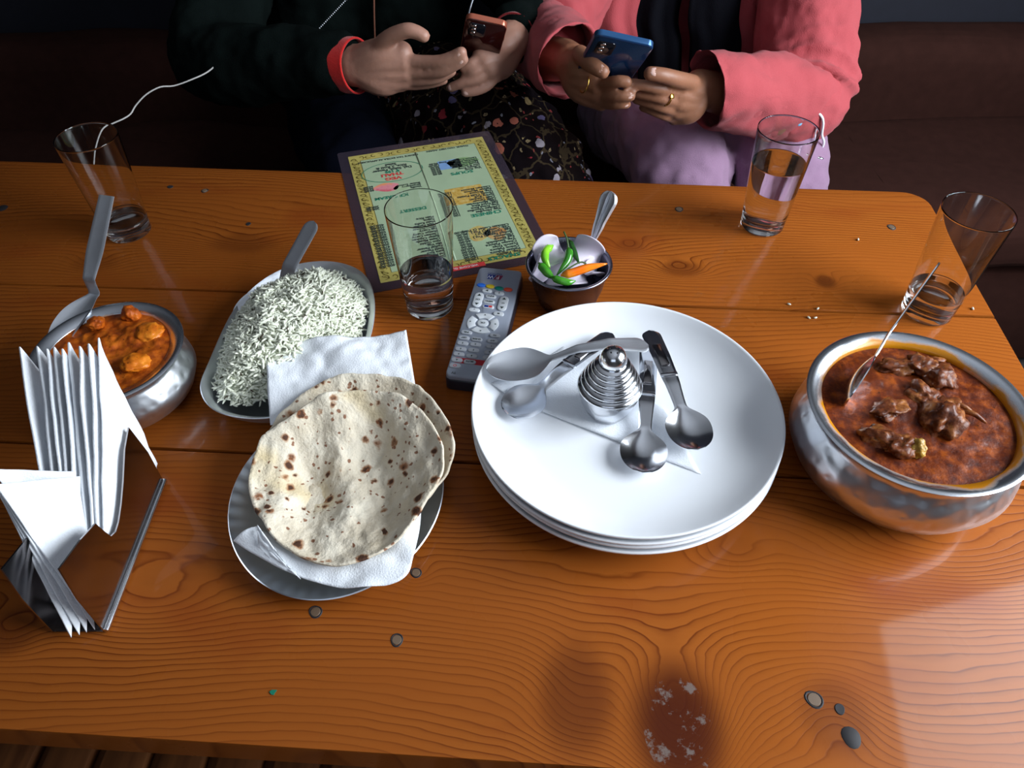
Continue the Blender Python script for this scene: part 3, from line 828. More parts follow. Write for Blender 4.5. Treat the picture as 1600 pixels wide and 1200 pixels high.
# ================================================================== KATORI WITH ONIONS AND CHILLIES
KC = at(889, 411, 0.048); KC.z = TZ
kt = empty('katori_bowl', KC, 0, 'small dark steel bowl with chillies and sliced onion behind the plates', 'bowl')
KR = steel('scratched_dark_steel', (0.27, 0.27, 0.34), 0.25, 0.15)
Acc().add(*g_lathe([(0, 0.0), (0.028, 0.0), (0.031, 0.002), (0.037, 0.022), (0.0412, 0.044), (0.0440, 0.0462), (0.0448, 0.0478), (0.0438, 0.0492), (0.0415, 0.0485),
                    (0.0400, 0.044), (0.0358, 0.022), (0.030, 0.004), (0, 0.0035)], 80)).obj('cup', KR, kt)
ONION = simple('raw_onion', (0.66, 0.60, 0.70), 0.3, sss=0.15, var=0.08)
def onion_petal(px, py, h, R_, arc, tilt, rz, wd, label, skin=0.0):
    root = sheet('onion_slice', lambda u, v: Vector((R_*sin((u-0.5)*arc), (v-0.5)*wd*cos((u-0.5)*1.8), R_*(cos((u-0.5)*arc)-1)+0.25*wd*(v-0.5)**2*6)), 18, 8, ONION, None, 0.0022)
    root.location = at(px, py, h); root.rotation_euler = (tilt[0], tilt[1], rz)
    s = root.modifiers.new('b', 'SUBSURF'); s.levels = 1; s.render_levels = 1
    tag(root, label, 'onion', 'onion slices in the small bowl')
    return root
onion_petal(858, 396, 0.049, 0.022, 1.5, (0.6, -0.25), 0.4, 0.034, 'pale upright onion slice at the left inside of the small bowl')
onion_petal(917, 392, 0.049, 0.020, 2.0, (0.9, 0.35), -0.4, 0.030, 'curled lilac onion slice at the right inside of the small bowl')
onion_petal(886, 430, 0.038, 0.024, 2.2, (0.5, 0.0), 0.1, 0.030, 'onion slice lying under the chillies at the front of the small bowl')
onion_petal(842, 420, 0.040, 0.018, 1.8, (1.0, -0.6), 1.1, 0.022, 'thin onion strip against the left wall of the small bowl')
onion_petal(926, 424, 0.036, 0.014, 1.6, (0.2, 0.5), 0.6, 0.022, 'small onion piece at the right of the small bowl behind the orange chilli')
onion_petal(890, 408, 0.030, 0.020, 1.4, (0.1, 0.0), 1.9, 0.034, 'onion slice deep in the small bowl beneath the chillies')
def chilli(pts, r, cols, label, stem=None):
    P3 = spline([at(*p) for p in pts], 18); n = len(P3)
    rr = [r*(0.35+0.65*min(1, i/3))*(1-0.85*max(0, (i/(n-1)-0.55)/0.45)**1.6) for i in range(n)]
    m, nt, b = new_mat('chilli_skin')
    nn = nz(nt, objc(nt), 60, 2)
    nt.links.new(ramp(nt, nn, [(0.35, cols[0]), (0.65, cols[1])]), b.inputs['Base Color'])
    b.inputs['Roughness'].default_value = 0.16; b.inputs['Coat Weight'].default_value = 0.5
    bump(nt, b, nz(nt, objc(nt), 220, 2), 0.15, 0.001)
    o = Acc().add(*g_tube(P3, rr, 14)).add(*g_ball(P3[-1], rr[-1]*0.98, 8, 6)).add(*g_ball(P3[0], rr[0]*0.98, 10, 6)).obj('chilli', m)
    tag(o, label, 'chilli', 'chillies in the small bowl')
    if stem:
        S = simple('chilli_stalk', (0.05, 0.10, 0.02), 0.5)
        sp_ = spline([P3[0]]+[at(*p) for p in stem], 8)
        Acc().add(*g_tube(sp_, [0.0013]+[0.0009]*(len(sp_)-1), 8)).obj('stalk', S, o)
    return o
GREEN = ((0.03, 0.20, 0.012), (0.07, 0.34, 0.02)); LIME = ((0.16, 0.50, 0.02), (0.26, 0.62, 0.03)); DKG = ((0.008, 0.045, 0.008), (0.02, 0.09, 0.012))
ORG = ((0.85, 0.16, 0.006), (0.90, 0.26, 0.01))
chilli([(863, 384, .058), (853, 392, .058), (852, 405, .056), (859, 418, .052)], 0.0044, LIME, 'short bright lime green chilli curling at the left of the small bowl')
chilli([(888, 388, .060), (889, 398, .058), (884, 412, .054), (870, 430, .050)], 0.0042, GREEN, 'green chilli with a pale upright stalk in the middle of the small bowl', stem=[(886, 374, .066), (881, 362, .070)])
chilli([(843, 412, .052), (853, 424, .051), (866, 436, .050)], 0.0045, GREEN, 'thick green chilli piece at the lower left of the small bowl')
chilli([(862, 433, .051), (874, 438, .051), (888, 441, .050), (899, 439, .050)], 0.0038, GREEN, 'green chilli lying along the front rim of the small bowl')
chilli([(890, 376, .058), (895, 390, .056), (905, 412, .052)], 0.0036, DKG, 'very dark green chilli leaning beside the right onion slice', stem=[(889, 374, .059), (888, 372, .060)])
chilli([(878, 430, .054), (895, 426, .056), (920, 418, .058), (948, 412, .060)], 0.0044, ORG, 'bright orange chilli pointing right over the small bowl', stem=[(882, 424, .056), (905, 410, .060), (916, 412, .058)])
make_spoon('fluted_spoon', at(905, 432, 0.014), at(956, 299, 0.095), bl=0.035, bw=0.014, zp=(0, 0, 0, 0), hw=(0.003, 0.0066, 0.0125), ridges=True, mat=STEEL_WORN,
           label='fluted fan-handled steel spoon standing in the small onion bowl')

# ================================================================== TRAYS
def tray(name, outline, h, depth_in, label, mat, floor_z=0.004, lip=0.006, ripple=0.0):
    """outline: closed list of world (x, y); flared steel dish"""
    n = len(outline); cx = sum(p[0] for p in outline)/n; cy = sum(p[1] for p in outline)/n
    def ring(ins, z, rip=0.0):
        out = []
        for k, p in enumerate(outline):
            d = Vector((p[0]-cx, p[1]-cy)); L = d.length
            q = d*(1-ins/L)
            out.append(Vector((q.x, q.y, z+rip*sin(k*2*pi/n*46))))
        return out
    spec = [(depth_in, 0.0, 0), (depth_in*0.6, h*0.30, 0), (lip, h*0.80, 0), (0.0005, h-0.0012, 0), (0, h, 0), (0.0008, h+0.0006, 0), (lip, h*0.86, ripple), (depth_in*0.62, h*0.36+0.001, 0), (depth_in, 0.0016, 0)]
    V, F = [], []
    for ins, z, rp in spec: V += ring(ins, z, rp)
    for i in range(len(spec)-1):
        for k in range(n): F.append([i*n+k, i*n+(k+1) % n, (i+1)*n+(k+1) % n, (i+1)*n+k])
    F.append(list(range(n))[::-1]); F.append([(len(spec)-1)*n+k for k in range(n)])
    o = link_mesh(name, V, F, mat); recalc(o, 60); o.location = (cx, cy, TZ)
    return tag(o, label, 'dish')
rice_pts = [(-0.290, 0.492), (-0.288, 0.455), (-0.266, 0.428), (-0.225, 0.419), (-0.185, 0.432), (-0.158, 0.462), (-0.143, 0.51), (-0.142, 0.56), (-0.152, 0.603), (-0.172, 0.630), (-0.205, 0.642), (-0.242, 0.634), (-0.270, 0.606), (-0.286, 0.56)]
ro = [(p.x, p.y) for p in spline([Vector((a_, b_, 0)) for a_, b_ in rice_pts], 112, True)]
tray('rice_tray', ro, 0.026, 0.018, 'oval steel dish heaped with cumin rice', STEEL_WORN)
TRAYM = steel('embossed_steel', (0.74, 0.79, 0.84), 0.34)
tc = Vector((-0.148, 0.350))
to = [(tc.x+0.0855*cos(t)*(1+0.02*cos(2*t)), tc.y+0.0965*sin(t)) for t in [2*pi*k/184 for k in range(184)]]
tray('flatbread_tray', to, 0.015, 0.027, 'oval steel tray with embossed rim under the flatbreads', TRAYM, ripple=0.0009)

# rice: one heap of grains (uncountable) with cumin seeds
poly = [(332, 590), (337, 545), (352, 505), (385, 462), (430, 435), (480, 420), (530, 418), (565, 445), (572, 480), (556, 520), (520, 560), (470, 600), (410, 612), (345, 612)]
pw = [at(px, py, 0.030) for px, py in poly]
pw = [Vector((p.x, p.y, 0)) for p in pw]
pwl = spline(pw, 60, True)
def inside(x, y):
    c = False; n = len(pwl); j = n-1
    for i in range(n):
        a_, b_ = pwl[i], pwl[j]
        if (a_.y > y) != (b_.y > y) and x < (b_.x-a_.x)*(y-a_.y)/(b_.y-a_.y)+a_.x: c = not c
        j = i
    return c
def edged(x, y):
    m_ = 9
    n = len(pwl)
    for i in range(n):
        a_, b_ = pwl[i], pwl[(i+1) % n]
        dx, dy = b_.x-a_.x, b_.y-a_.y
        t = max(0, min(1, ((x-a_.x)*dx+(y-a_.y)*dy)/(dx*dx+dy*dy)))
        m_ = min(m_, (x-a_.x-t*dx)**2+(y-a_.y-t*dy)**2)
    return sqrt(m_)
def rice_h(x, y):
    e = edged(x, y)
    k = min(1, e/0.055)
    return 0.017+0.036*(1-(1-k)**2.0)+0.006*noise.noise(Vector((x*45, y*45, 1)))*min(1, e/0.01)
xs = [p.x for p in pwl]; ys = [p.y for p in pwl]
bb = (min(xs), max(xs), min(ys), max(ys))
def grain_geo(p, L, r, yaw, pitch, seg=6):
    R = Matrix.Rotation(yaw, 3, 'Z') @ Matrix.Rotation(pitch, 3, 'Y')
    bend = random.uniform(-0.12, 0.12)*L
    V = [p+R @ Vector((-L/2, 0, 0))]; F = []
    for t, rr_ in ((-0.36, 0.72), (-0.12, 1.0), (0.16, 0.98), (0.38, 0.66)):
        for k in range(seg):
            a_ = 2*pi*k/seg
            V.append(p+R @ Vector((t*L, cos(a_)*r*rr_+bend*(1-4*t*t), sin(a_)*r*rr_)))
    V.append(p+R @ Vector((L/2, 0, 0)))
    for k in range(seg): F.append([0, 1+(k+1) % seg, 1+k])
    for i in range(3):
        for k in range(seg): F.append([1+i*seg+k, 1+i*seg+(k+1) % seg, 1+(i+1)*seg+(k+1) % seg, 1+(i+1)*seg+k])
    e_ = len(V)-1
    for k in range(seg): F.append([e_, 1+3*seg+k, 1+3*seg+(k+1) % seg])
    return V, F
ra = Acc()
cnt = 0
while cnt < 4600:
    x = random.uniform(bb[0], bb[1]); y = random.uniform(bb[2], bb[3])
    if not inside(x, y): continue
    cnt += 1
    z = rice_h(x, y)+random.uniform(-0.004, 0.003)
    V, F = grain_geo(Vector((x, y, TZ+z)), random.uniform(0.0072, 0.0118), random.uniform(0.0010, 0.0013), random.uniform(0, 2*pi), random.gauss(0, 0.36))
    n = len(ra.v); ra.v += V; ra.f += [[i+n for i in f] for f in F]
rice = link_mesh('cumin_rice', ra.v, ra.f, RICE)
tag(rice, 'heap of pale long-grain rice flecked with dark cumin seeds', 'rice', None, 'stuff')
# packed rice below the loose grains
N_ = 40; V = []; F = []; idx = {}
for j in range(N_+1):
    for i in range(N_+1):
        x = bb[0]+(bb[1]-bb[0])*i/N_; y = bb[2]+(bb[3]-bb[2])*j/N_
        if inside(x, y) and edged(x, y) > 0.002:
            idx[(i, j)] = len(V); V.append(Vector((x, y, TZ+rice_h(x, y)-0.004)))
for j in range(N_):
    for i in range(N_):
        k = [(i, j), (i+1, j), (i+1, j+1), (i, j+1)]
        if all(q_ in idx for q_ in k): F.append([idx[q_] for q_ in k])
bed = link_mesh('packed_rice', V, F, RICE_BED, rice); bed['kind'] = 'stuff'
ca = Acc(); cnt = 0
while cnt < 95:
    x = random.uniform(bb[0], bb[1]); y = random.uniform(bb[2], bb[3])
    if not inside(x, y): continue
    cnt += 1
    ca.add(*grain_geo(Vector((x, y, TZ+rice_h(x, y)+0.0032)), random.uniform(0.0045, 0.0065), 0.0007, random.uniform(0, 6.28), random.gauss(0, 0.25)))
cs = link_mesh('cumin_seeds', ca.v, ca.f, CUMIN, rice); cs['kind'] = 'stuff'
make_spoon('serving_spoon', at(370, 506, 0.022), at(491, 346, 0.072), bl=0.062, bw=0.019, depth=0.010, zp=(-0.022, -0.0105, -0.0056, 0.0), hw=(0.0088, 0.0092, 0.0095),
           mat=STEEL_WORN, label='steel serving spoon with channelled handle buried in the rice')
# loose grains and crumbs on the table
grain_m = None
for i, (px, py, lab) in enumerate([(331, 550, None), (1341, 374, 'crumb'), (1233, 475, 'crumb'), (1278, 482, 'crumb'), (1264, 496, 'crumb'), (1274, 496, 'crumb'), (1520, 482, 'crumb')]):
    if lab is None: continue
    V, F = grain_geo(Vector((0, 0, 0)), 0.0045, 0.0011, i*1.3, 0)
    CR = RICE
    o = link_mesh('rice_crumb', V, F, CR); o.location = at(px, py, 0.0012)
    tag(o, ['white rice crumb on the plank left of the far right corner', 'rice crumb above the seam between the plates and right tumbler', 'rice crumb on the seam behind the meat curry',
            'left one of two rice crumbs just below the seam behind the meat curry', 'right one of two rice crumbs just below the seam behind the meat curry', 'rice crumb at the seam by the right table corner'][i-1], 'crumb', 'rice crumbs on the table')
PTM = simple('green_scrap', (0.0, 0.16, 0.09), 0.6)
o = Acc().add(*g_prism([(0.0022*cos(t)+0.0006*sin(3*t), 0.0018*sin(t)+0.0006*cos(2*t)) for t in [k*0.7 for k in range(9)]], 0, 0.0005)).obj('green_scrap', PTM, smooth=False)
o.location = at(427, 1081, 0.0001); tag(o, 'tiny green scrap on the bare front plank', 'scrap')

# ================================================================== FLATBREADS AND TISSUES
def bread(name, pts, hfn, mat, label, thick=0.0018, nr=40, ns=140, crn=0.0):
    W_ = [at(px, py, h_) for px, py, h_ in pts]
    ol = spline(W_, ns, True); n = len(ol)
    c = sum(ol, Vector())/n
    V, F = [c.copy()], []
    for i in range(1, nr+1):
        s = i/nr
        for k in range(n):
            p = ol[k]; rag = 1+0.012*noise.noise(Vector((k*0.25, 3, len(pts))))*s
            q_ = c+(p-c)*s*rag; V.append(q_)
    hc = c.z
    for idx_, v in enumerate(V):
        i = 0 if idx_ == 0 else (idx_-1)//n+1
        k = 0 if idx_ == 0 else (idx_-1) % n
        s = i/nr
        zr = ol[k].z
        v.z = TZ+hfn(s, 2*pi*k/n, v)+(zr-TZ)*s*s
    for k in range(n): F.append([0, 1+k, 1+(k+1) % n])
    for i in range(nr-1):
        for k in range(n):
            a0 = 1+i*n; F.append([a0+k, a0+n+k, a0+n+(k+1) % n, a0+(k+1) % n])
    me_o = link_mesh(name, [v-c for v in V], F, mat); me_o.location = c
    s_ = me_o.modifiers.new('s', 'SOLIDIFY'); s_.thickness = thick; s_.offset = 1
    return tag(me_o, label, 'flatbread', 'flatbreads on the oval tray')
def puff(seed, amp=0.003):
    def f(s, t, v):
        q_ = Vector((v.x*34+seed, v.y*24, seed))
        return amp*(noise.noise(q_)+0.55*noise.noise(q_*2.3)+0.3*noise.noise(q_*5))*(0.5+0.5*s)
    return f
def top_h(s, t, v):
    z = 0.016*(1-s*s)*0.95+0.0
    z += puff(5, 0.0065)(s, t, v)
    dx = v.x+0.148; dy = v.y-0.365
    z += 0.0060*sin(dx*105+dy*25+1.0)*exp(-(dx*dx+dy*dy)/0.004)          # soft folds
    z -= 0.006*exp(-((dx-0.012)**2+(dy+0.0)**2)/0.0007)
    return max(z+0.004*(1-s), 0.002*(1-s))
bread('roti', [(508, 594, .046), (570, 584, .048), (640, 595, .048), (684, 636, .045), (709, 692, .041), (694, 742, .034), (655, 790, .028), (600, 830, .022), (540, 850, .020), (460, 830, .020), (412, 770, .022), (410, 700, .030), (446, 636, .040)],
      lambda s, t, v: 0.010*(1-s*s)+puff(1, 0.003)(s, t, v), roti_mat(3), 'lower round flatbread showing past the upper right of the top one')
bread('roti', [(455, 650, .050), (500, 622, .054), (560, 610, .056), (620, 617, .055), (662, 645, .052), (688, 692, .048), (690, 735, .044), (668, 785, .038), (630, 835, .035), (580, 868, .033), (525, 882, .032), (470, 868, .031), (425, 835, .031), (395, 785, .032), (391, 735, .033), (412, 688, .036)],
      top_h, roti_mat(0.4), 'top round flatbread with charred spots and a buttery dimple')
def crumple(seed, amp, sc=24):
    def f(u, v, p):
        q_ = Vector((p.x*sc+seed, p.y*sc, seed*2))
        return amp*(abs(noise.noise(q_))+0.6*abs(noise.noise(q_*2.4))+0.3*noise.noise(q_*5.0))
    return f
o = sheet('paper_napkin', quad_fn(at(424, 668, .022), at(655, 640, .028), at(635, 518, .046), at(417, 540, .044), lambda u, v, p: 0.004*sin(pi*v)+0.0035*sin(u*9+v*4)*v+crumple(2, 0.0045, 17)(u, v, p)), 60, 50, TISSUE)
tag(o, 'crumpled white napkin between the rice dish and the flatbreads', 'napkin')
# napkin lining the near half of the tray: a sheet with a lifted, folded-over corner
rim = [(365, 845, .024), (400, 868, .022), (445, 893, .021), (500, 912, .021), (560, 920, .022), (628, 905, .024), (646, 870, .024), (657, 815, .023), (656, 775, .022)]
inner = [(402, 822, .030), (412, 830, .026), (450, 850, .020), (500, 865, .017), (550, 866, .017), (595, 852, .018), (618, 828, .019), (632, 800, .019), (640, 760, .020)]
RW = spline([at(*p) for p in rim], 72); IW = spline([at(*p) for p in inner], 72); nn_ = len(RW)
def lin(u, v):
    i = min(nn_-1, int(round(u*(nn_-1))))
    p = RW[i].lerp(IW[i], v)
    q_ = Vector((p.x*26, p.y*26, 4))
    return p+Vector((0, 0, 0.0045*(abs(noise.noise(q_))+0.5*noise.noise(q_*2.6))+0.003*sin(v*pi)))
o = sheet('paper_napkin', lin, 72, 14, TISSUE)
tag(o, 'white napkin lining the near edge of the flatbread tray', 'napkin')
# corner point of that napkin standing up left of the bread
tri = sheet('napkin_corner', lambda u, v: (at(402, 820, .036).lerp(at(445, 880, .024), u)).lerp(at(404, 862, .024).lerp(at(470, 905, .023), u), v)+Vector((0, 0, 0.003*noise.noise(Vector((u*5, v*5, 2))))), 16, 12, TISSUE, o)

# ================================================================== MENU CARD
MC = Vector((-0.0975, 0.793, TZ)); MR = radians(16.0)
menu = empty('menu_card', MC, MR+pi, 'laminated pale green menu card with ornate yellow border overhanging the far table edge', 'menu')
MW, MH = 0.212, 0.304
def mloc(px, py):               # photo point -> the card's own frame (reader's side up)
    p = P(px, py, 0)-MC
    q_ = Matrix.Rotation(-(MR+pi), 3, 'Z') @ p
    return q_.x, q_.y
LAM = simple('plastic_laminate', (0.115, 0.085, 0.095), 0.25, coat=0.4)
mg, ntg, bg_ = new_mat('clear_laminate_film')
bg_.inputs['Base Color'].default_value = (0.055, 0.042, 0.060, 1); bg_.inputs['Roughness'].default_value = 0.12
bg_.inputs['Alpha'].default_value = 0.5
Acc().add(*g_prism(rrect(MW, MH, 0.004), 0.0004, 0.0009)).obj('laminate_film', mg, menu, smooth=False)
def paper_mat(nm, c, cr_=0.08):
    m, nt, b = new_mat(nm); co = objc(nt)
    nt.links.new(mixc(nt, nz(nt, co, 20, 4), tuple(x*(1-cr_) for x in c), tuple(min(1, x*(1+cr_)) for x in c)), b.inputs['Base Color'])
    b.inputs['Roughness'].default_value = 0.35; b.inputs['Coat Weight'].default_value = 0.35; b.inputs['Coat Roughness'].default_value = 0.18
    bump(nt, b, nz(nt, co, 14, 3), 0.5, 0.004)
    return m
YEL = paper_mat('yellow_border', (0.44, 0.37, 0.10), 0.35); GRN = paper_mat('pale_green_panel', (0.36, 0.47, 0.30))
IW_, IH_ = 0.186, 0.276
Acc().add(*g_prism(rrect(IW_, IH_, 0.001), 0.0009, 0.00115)).obj('paper_border', YEL, menu, smooth=False)
Acc().add(*g_prism(rrect(IW_-0.029, IH_-0.029, 0.001), 0.00115, 0.00130)).obj('paper_panel', GRN, menu, smooth=False)
Acc().add(*g_tube([Vector((0.004, -IH_/2+0.016, 0.0013)), Vector((0.003, 0, 0.0013)), Vector((0.005, IH_/2-0.016, 0.0013))], 0.0012, 6, True, 0.5)).obj('fold_crease', GRN, menu)
BRN = plain('brown_border_print', (0.12, 0.09, 0.015), 0.5)
def scroll(c, s, rot, flip):
    pts = []
    for k in range(15):
        t = k/14; r_ = s*(0.25+0.75*t); a_ = 4.4*t*flip+rot
        pts.append(Vector((c[0]+r_*cos(a_), c[1]+r_*sin(a_), 0.0013)))
    return pts
ba = Acc()
bd = 0.0072
k = 0
def flat_ribbon(acc, pts, wd):
    V, F = [], []
    for i, p in enumerate(pts):
        t = (pts[min(i+1, len(pts)-1)]-pts[max(i-1, 0)]).normalized(); s = Vector((-t.y, t.x, 0))
        w_ = wd*(0.35+0.65*sin(pi*(i+0.5)/len(pts)))
        V += [p+s*w_, p-s*w_]
    for i in range(len(pts)-1): F.append([2*i, 2*i+1, 2*i+3, 2*i+2])
    acc.add(V, F)
for side in (-1, 1):
    yv = -IH_/2+0.012
    while yv < IH_/2-0.008:
        k += 1
        flat_ribbon(ba, scroll((side*(IW_/2-bd), yv, 0), 0.0048, 1.2*k, 1 if k % 2 else -1), 0.0007)
        flat_ribbon(ba, [Vector((side*(IW_/2-bd)+0.004*sin(j*0.8), yv+0.0012*j-0.004, 0.0013)) for j in range(8)], 0.0005)
        yv += 0.0088
    xv = -IW_/2+0.02
    while xv < IW_/2-0.015:
        k += 1
        flat_ribbon(ba, scroll((xv, side*(IH_/2-bd), 0), 0.0048, 1.7*k, 1 if k % 2 else -1), 0.0007)
        xv += 0.0088
ba.obj('border_ornament', BRN, menu, smooth=False)
fr_ = Acc()
for s in (-1, 1):
    fr_.add(*g_box((s*(IW_/2-0.0147), 0, 0.00132), (0.0005, IH_-0.029, 0.0001))).add(*g_box((0, s*(IH_/2-0.0147), 0.00132), (IW_-0.029, 0.0005, 0.0001)))
fr_.obj('panel_outline', BRN, menu, smooth=False)
ZI = 0.0016
def mtxt(body, px, py, size, mat, align='CENTER', sx=1.0, bold=0.0, sp=1.0):
    x, y = mloc(px, py)
    return text_mesh('menu_lettering', body, size, mat, menu, (x, y, ZI), 0.0, align, 0.00008, sx, bold, sp)
mtxt('SNACKS', 788, 402, 0.0088, INK_GREEN, bold=0.0002, sx=1.15)
mtxt('CHINESE', 760, 335, 0.0088, INK_GREEN, bold=0.0002, sx=1.1)
mtxt('SOUPS', 722, 271, 0.0088, INK_GREEN, bold=0.0002, sx=1.15)
mtxt('DESSERT', 645, 329, 0.0084, INK_GREEN, bold=0.0002, sx=1.1)
mtxt('ICE CREAM', 612, 309, 0.0084, INK_GREEN, bold=0.0002, sx=1.0)
mtxt('VEG', 615, 280, 0.0088, INK_RED, bold=0.0003, sx=1.3)
mtxt('THALI', 613, 274, 0.0088, INK_RED, bold=0.0003, sx=1.2)
mtxt('\u20b9 199', 613, 269, 0.0080, INK_GREEN, bold=0.0003)
mtxt('Dal, Sabzi, Paneer\nRice, 2 Roti &\nSalad', 614, 268, 0.0072, INK, sp=0.85, bold=0.00018)
a_ = Acc(); ex, ey = mloc(613, 269)
el = [Vector((ex+0.040*cos(t), ey+0.001+0.0235*sin(t), ZI)) for t in [2*pi*k/48 for k in range(49)]]
V, F = [], []
for i, p in enumerate(el):
    d_ = Vector((cos(2*pi*i/48), sin(2*pi*i/48), 0)); V += [p+d_*0.0005, p-d_*0.0005]
for i in range(48): F.append([2*i, 2*i+1, 2*i+3, 2*i+2])
link_mesh('oval_outline', V, F, INK_GREEN, menu, False)
xr = IW_/2-0.019
snack = 'Veg. Pakora\nPaneer Pakora\nOnion Pakora\nFrench Fries\nCheese Pakora\nVeg. Sandwich\nEgg Bhurji\nOmelette\nBoiled Eggs (2 Pcs.)\nEgg Toast (2 Pcs.)\nVeg. Cutlet (2 Pcs.)\nChicken Cutlet (2 Pcs.)'
x, y = mloc(829, 391)
text_mesh('menu_lettering', snack, 0.0061, INK, menu, (-xr+0.002, y+0.002, ZI), 0, 'LEFT', 0.00008, 1.0, 0.00012, 0.80)
text_mesh('menu_lettering', '\n'.join(['120.00', '180.00', '100.00', '100.00', '160.00', '80.00', '90.00', '60.00', '40.00', '70.00', '80.00', '160.00']), 0.0061, INK, menu, (-0.0135, y+0.002, ZI), 0, 'CENTER', 0.00008, 1.0, 0.00012, 0.80)
chin = 'Veg. Noodles\nChicken Noodles\nVeg. Fried Rice\nEgg Fried Rice\nVeg. Manchurian\nChilli Paneer\nChilli Chicken\nSpring Roll\nHoney Chilli Potato\nVeg. Momos\nPaneer Momos\nChicken Momos'
x, y = mloc(795, 326)
text_mesh('menu_lettering', chin, 0.0058, INK, menu, (-xr+0.002, y+0.001, ZI), 0, 'LEFT', 0.00008, 1.0, 0.00012, 0.80)
text_mesh('menu_lettering', '\n'.join(['100.00', '150.00', '120.00', '130.00', '140.00', '200.00', '250.00', '110.00', '150.00', '80.00', '110.00', '130.00']), 0.0058, INK, menu, (-0.0135, y+0.001, ZI), 0, 'CENTER', 0.00008, 1.0, 0.00012, 0.80)
x, y = mloc(760, 263)
text_mesh('menu_lettering', 'Veg. Soup\nTomato Soup\nHot & Sour Soup\nSweet Corn Soup\nManchow Soup\nChicken Soup\nLemon Coriander Soup', 0.0054, INK, menu, (-xr+0.002, y+0.0005, ZI), 0, 'LEFT', 0.00008, 1.0, 0.00012, 0.80)
text_mesh('menu_lettering', '\n'.join(['80.00', '80.00', '90.00', '90.00', '90.00', '120.00', '90.00']), 0.0054, INK, menu, (-0.0135, y+0.0005, ZI), 0, 'CENTER', 0.00008, 1.0, 0.00012, 0.80)
x1, y1 = mloc(607, 417)
text_mesh('menu_lettering', '\n'.join(['400.00', '250.00', '400.00', '350.00', '400.00', '400.00', '350.00', '470.00', '300.00', '350.00', '400.00', '280.00', '420.00', '500.00', '400.00', '350.00', '450.00']), 0.0061, INK, menu, (x1, y1+0.003, ZI), 0, 'CENTER', 0.00008, 1.0, 0.00012, 0.82)
text_mesh('menu_lettering', 'Dal Fry\nDal Makhani\nJeera Rice\nShahi Paneer\nKadhai Paneer\nMix Veg.\nAloo Gobhi\nChana Masala\nButter Chicken\nChicken Curry\nMutton Curry\nEgg Curry\nMatar Paneer\nPalak Paneer\nMalai Kofta\nRajma\nPlain Rice', 0.0058, INK, menu, (0.010, y1+0.003, ZI), 0, 'LEFT', 0.00008, 1.0, 0.00012, 0.86)
text_mesh('menu_lettering', '200.00\n200.00', 0.0058, INK, menu, (*mloc(584, 331), ZI), 0, 'CENTER', 0.00008, 1.0, 0.00012, 0.80)
text_mesh('menu_lettering', '60.00\n50.00\n60.00', 0.0056, INK, menu, (*mloc(578, 302), ZI), 0, 'CENTER', 0.00008, 1.0, 0.00012, 0.80)
text_mesh('menu_lettering', 'Vanilla\nStrawberry\nButter Scotch', 0.0054, INK, menu, (0.012, mloc(655, 294)[1]+0.001, ZI), 0, 'LEFT', 0.00008, 1.0, 0.0001, 0.80)
text_mesh('menu_lettering', 'SERVICE TAX EXTRA AS APPLICABLE', 0.0050, INK, menu, (0.042, -IH_/2+0.021, ZI), 0, 'CENTER', 0.00008, 1.0, 0.0001)
text_mesh('menu_lettering', 'THANK YOU VISIT AGAIN', 0.0050, INK, menu, (-0.040, -IH_/2+0.018, ZI), 0, 'CENTER', 0.00008, 1.0, 0.0001)
x, y = mloc(715, 421)
Acc().add(*g_box((0.002, y, 0.00145), (0.055, 0.0075, 0.0001))).obj('red_banner', INK_RED, menu, smooth=False)
text_mesh('menu_lettering', 'WELCOME GUESTS', 0.0045, INK_WHITE, menu, (0.002, y, ZI+0.0001), 0, 'CENTER', 0.00008)
def photo_patch(name, px, py, wd, ht, cols, sc, seed=0):
    m, nt, b = new_mat(name+'_print')
    n = nz(nt, nd(nt, 'ShaderNodeMapping', {0: objc(nt), 1: (seed, seed, 0)}).outputs[0], sc, 4, 0.6)
    st = [(0.3+0.4*i/(len(cols)-1), c) for i, c in enumerate(cols)]
    nt.links.new(ramp(nt, n, st), b.inputs['Base Color']); b.inputs['Roughness'].default_value = 0.3
    x, y = mloc(px, py)
    ol = [(wd/2*cos(t)*(1+0.12*sin(3*t+seed)), ht/2*sin(t)*(1+0.12*cos(2*t+seed))) for t in [2*pi*k/28 for k in range(28)]] if seed != 1 else rrect(wd, ht, 0.002)
    o = Acc().add(*g_prism(ol, 0, 0.00012)).obj(name, m, menu, smooth=False); o.location = (x, y, 0.00131)
photo_patch('snack_picture', 775, 366, 0.026, 0.024, [(0.35, 0.12, 0.03), (0.50, 0.28, 0.10), (0.45, 0.42, 0.22)], 120, 3)
photo_patch('snack_picture', 748, 366, 0.026, 0.030, [(0.42, 0.30, 0.06), (0.50, 0.40, 0.14), (0.45, 0.20, 0.08)], 120, 5)
photo_patch('noodle_picture', 728, 306, 0.048, 0.038, [(0.40, 0.22, 0.03), (0.55, 0.35, 0.08), (0.60, 0.48, 0.20)], 200, 1)
photo_patch('soup_picture', 703, 258, 0.030, 0.022, [(0.12, 0.22, 0.45), (0.20, 0.35, 0.60), (0.16, 0.30, 0.16)], 30, 1)
photo_patch('soup_picture', 722, 255, 0.042, 0.022, [(0.10, 0.22, 0.06), (0.22, 0.36, 0.16), (0.30, 0.42, 0.22)], 120, 4)
photo_patch('ice_cream_picture', 605, 294, 0.033, 0.019, [(0.55, 0.04, 0.06), (0.70, 0.25, 0.30), (0.80, 0.30, 0.05)], 70, 2)
photo_patch('ice_cream_picture', 628, 294, 0.020, 0.014, [(0.30, 0.42, 0.22), (0.45, 0.55, 0.36)], 70, 7)

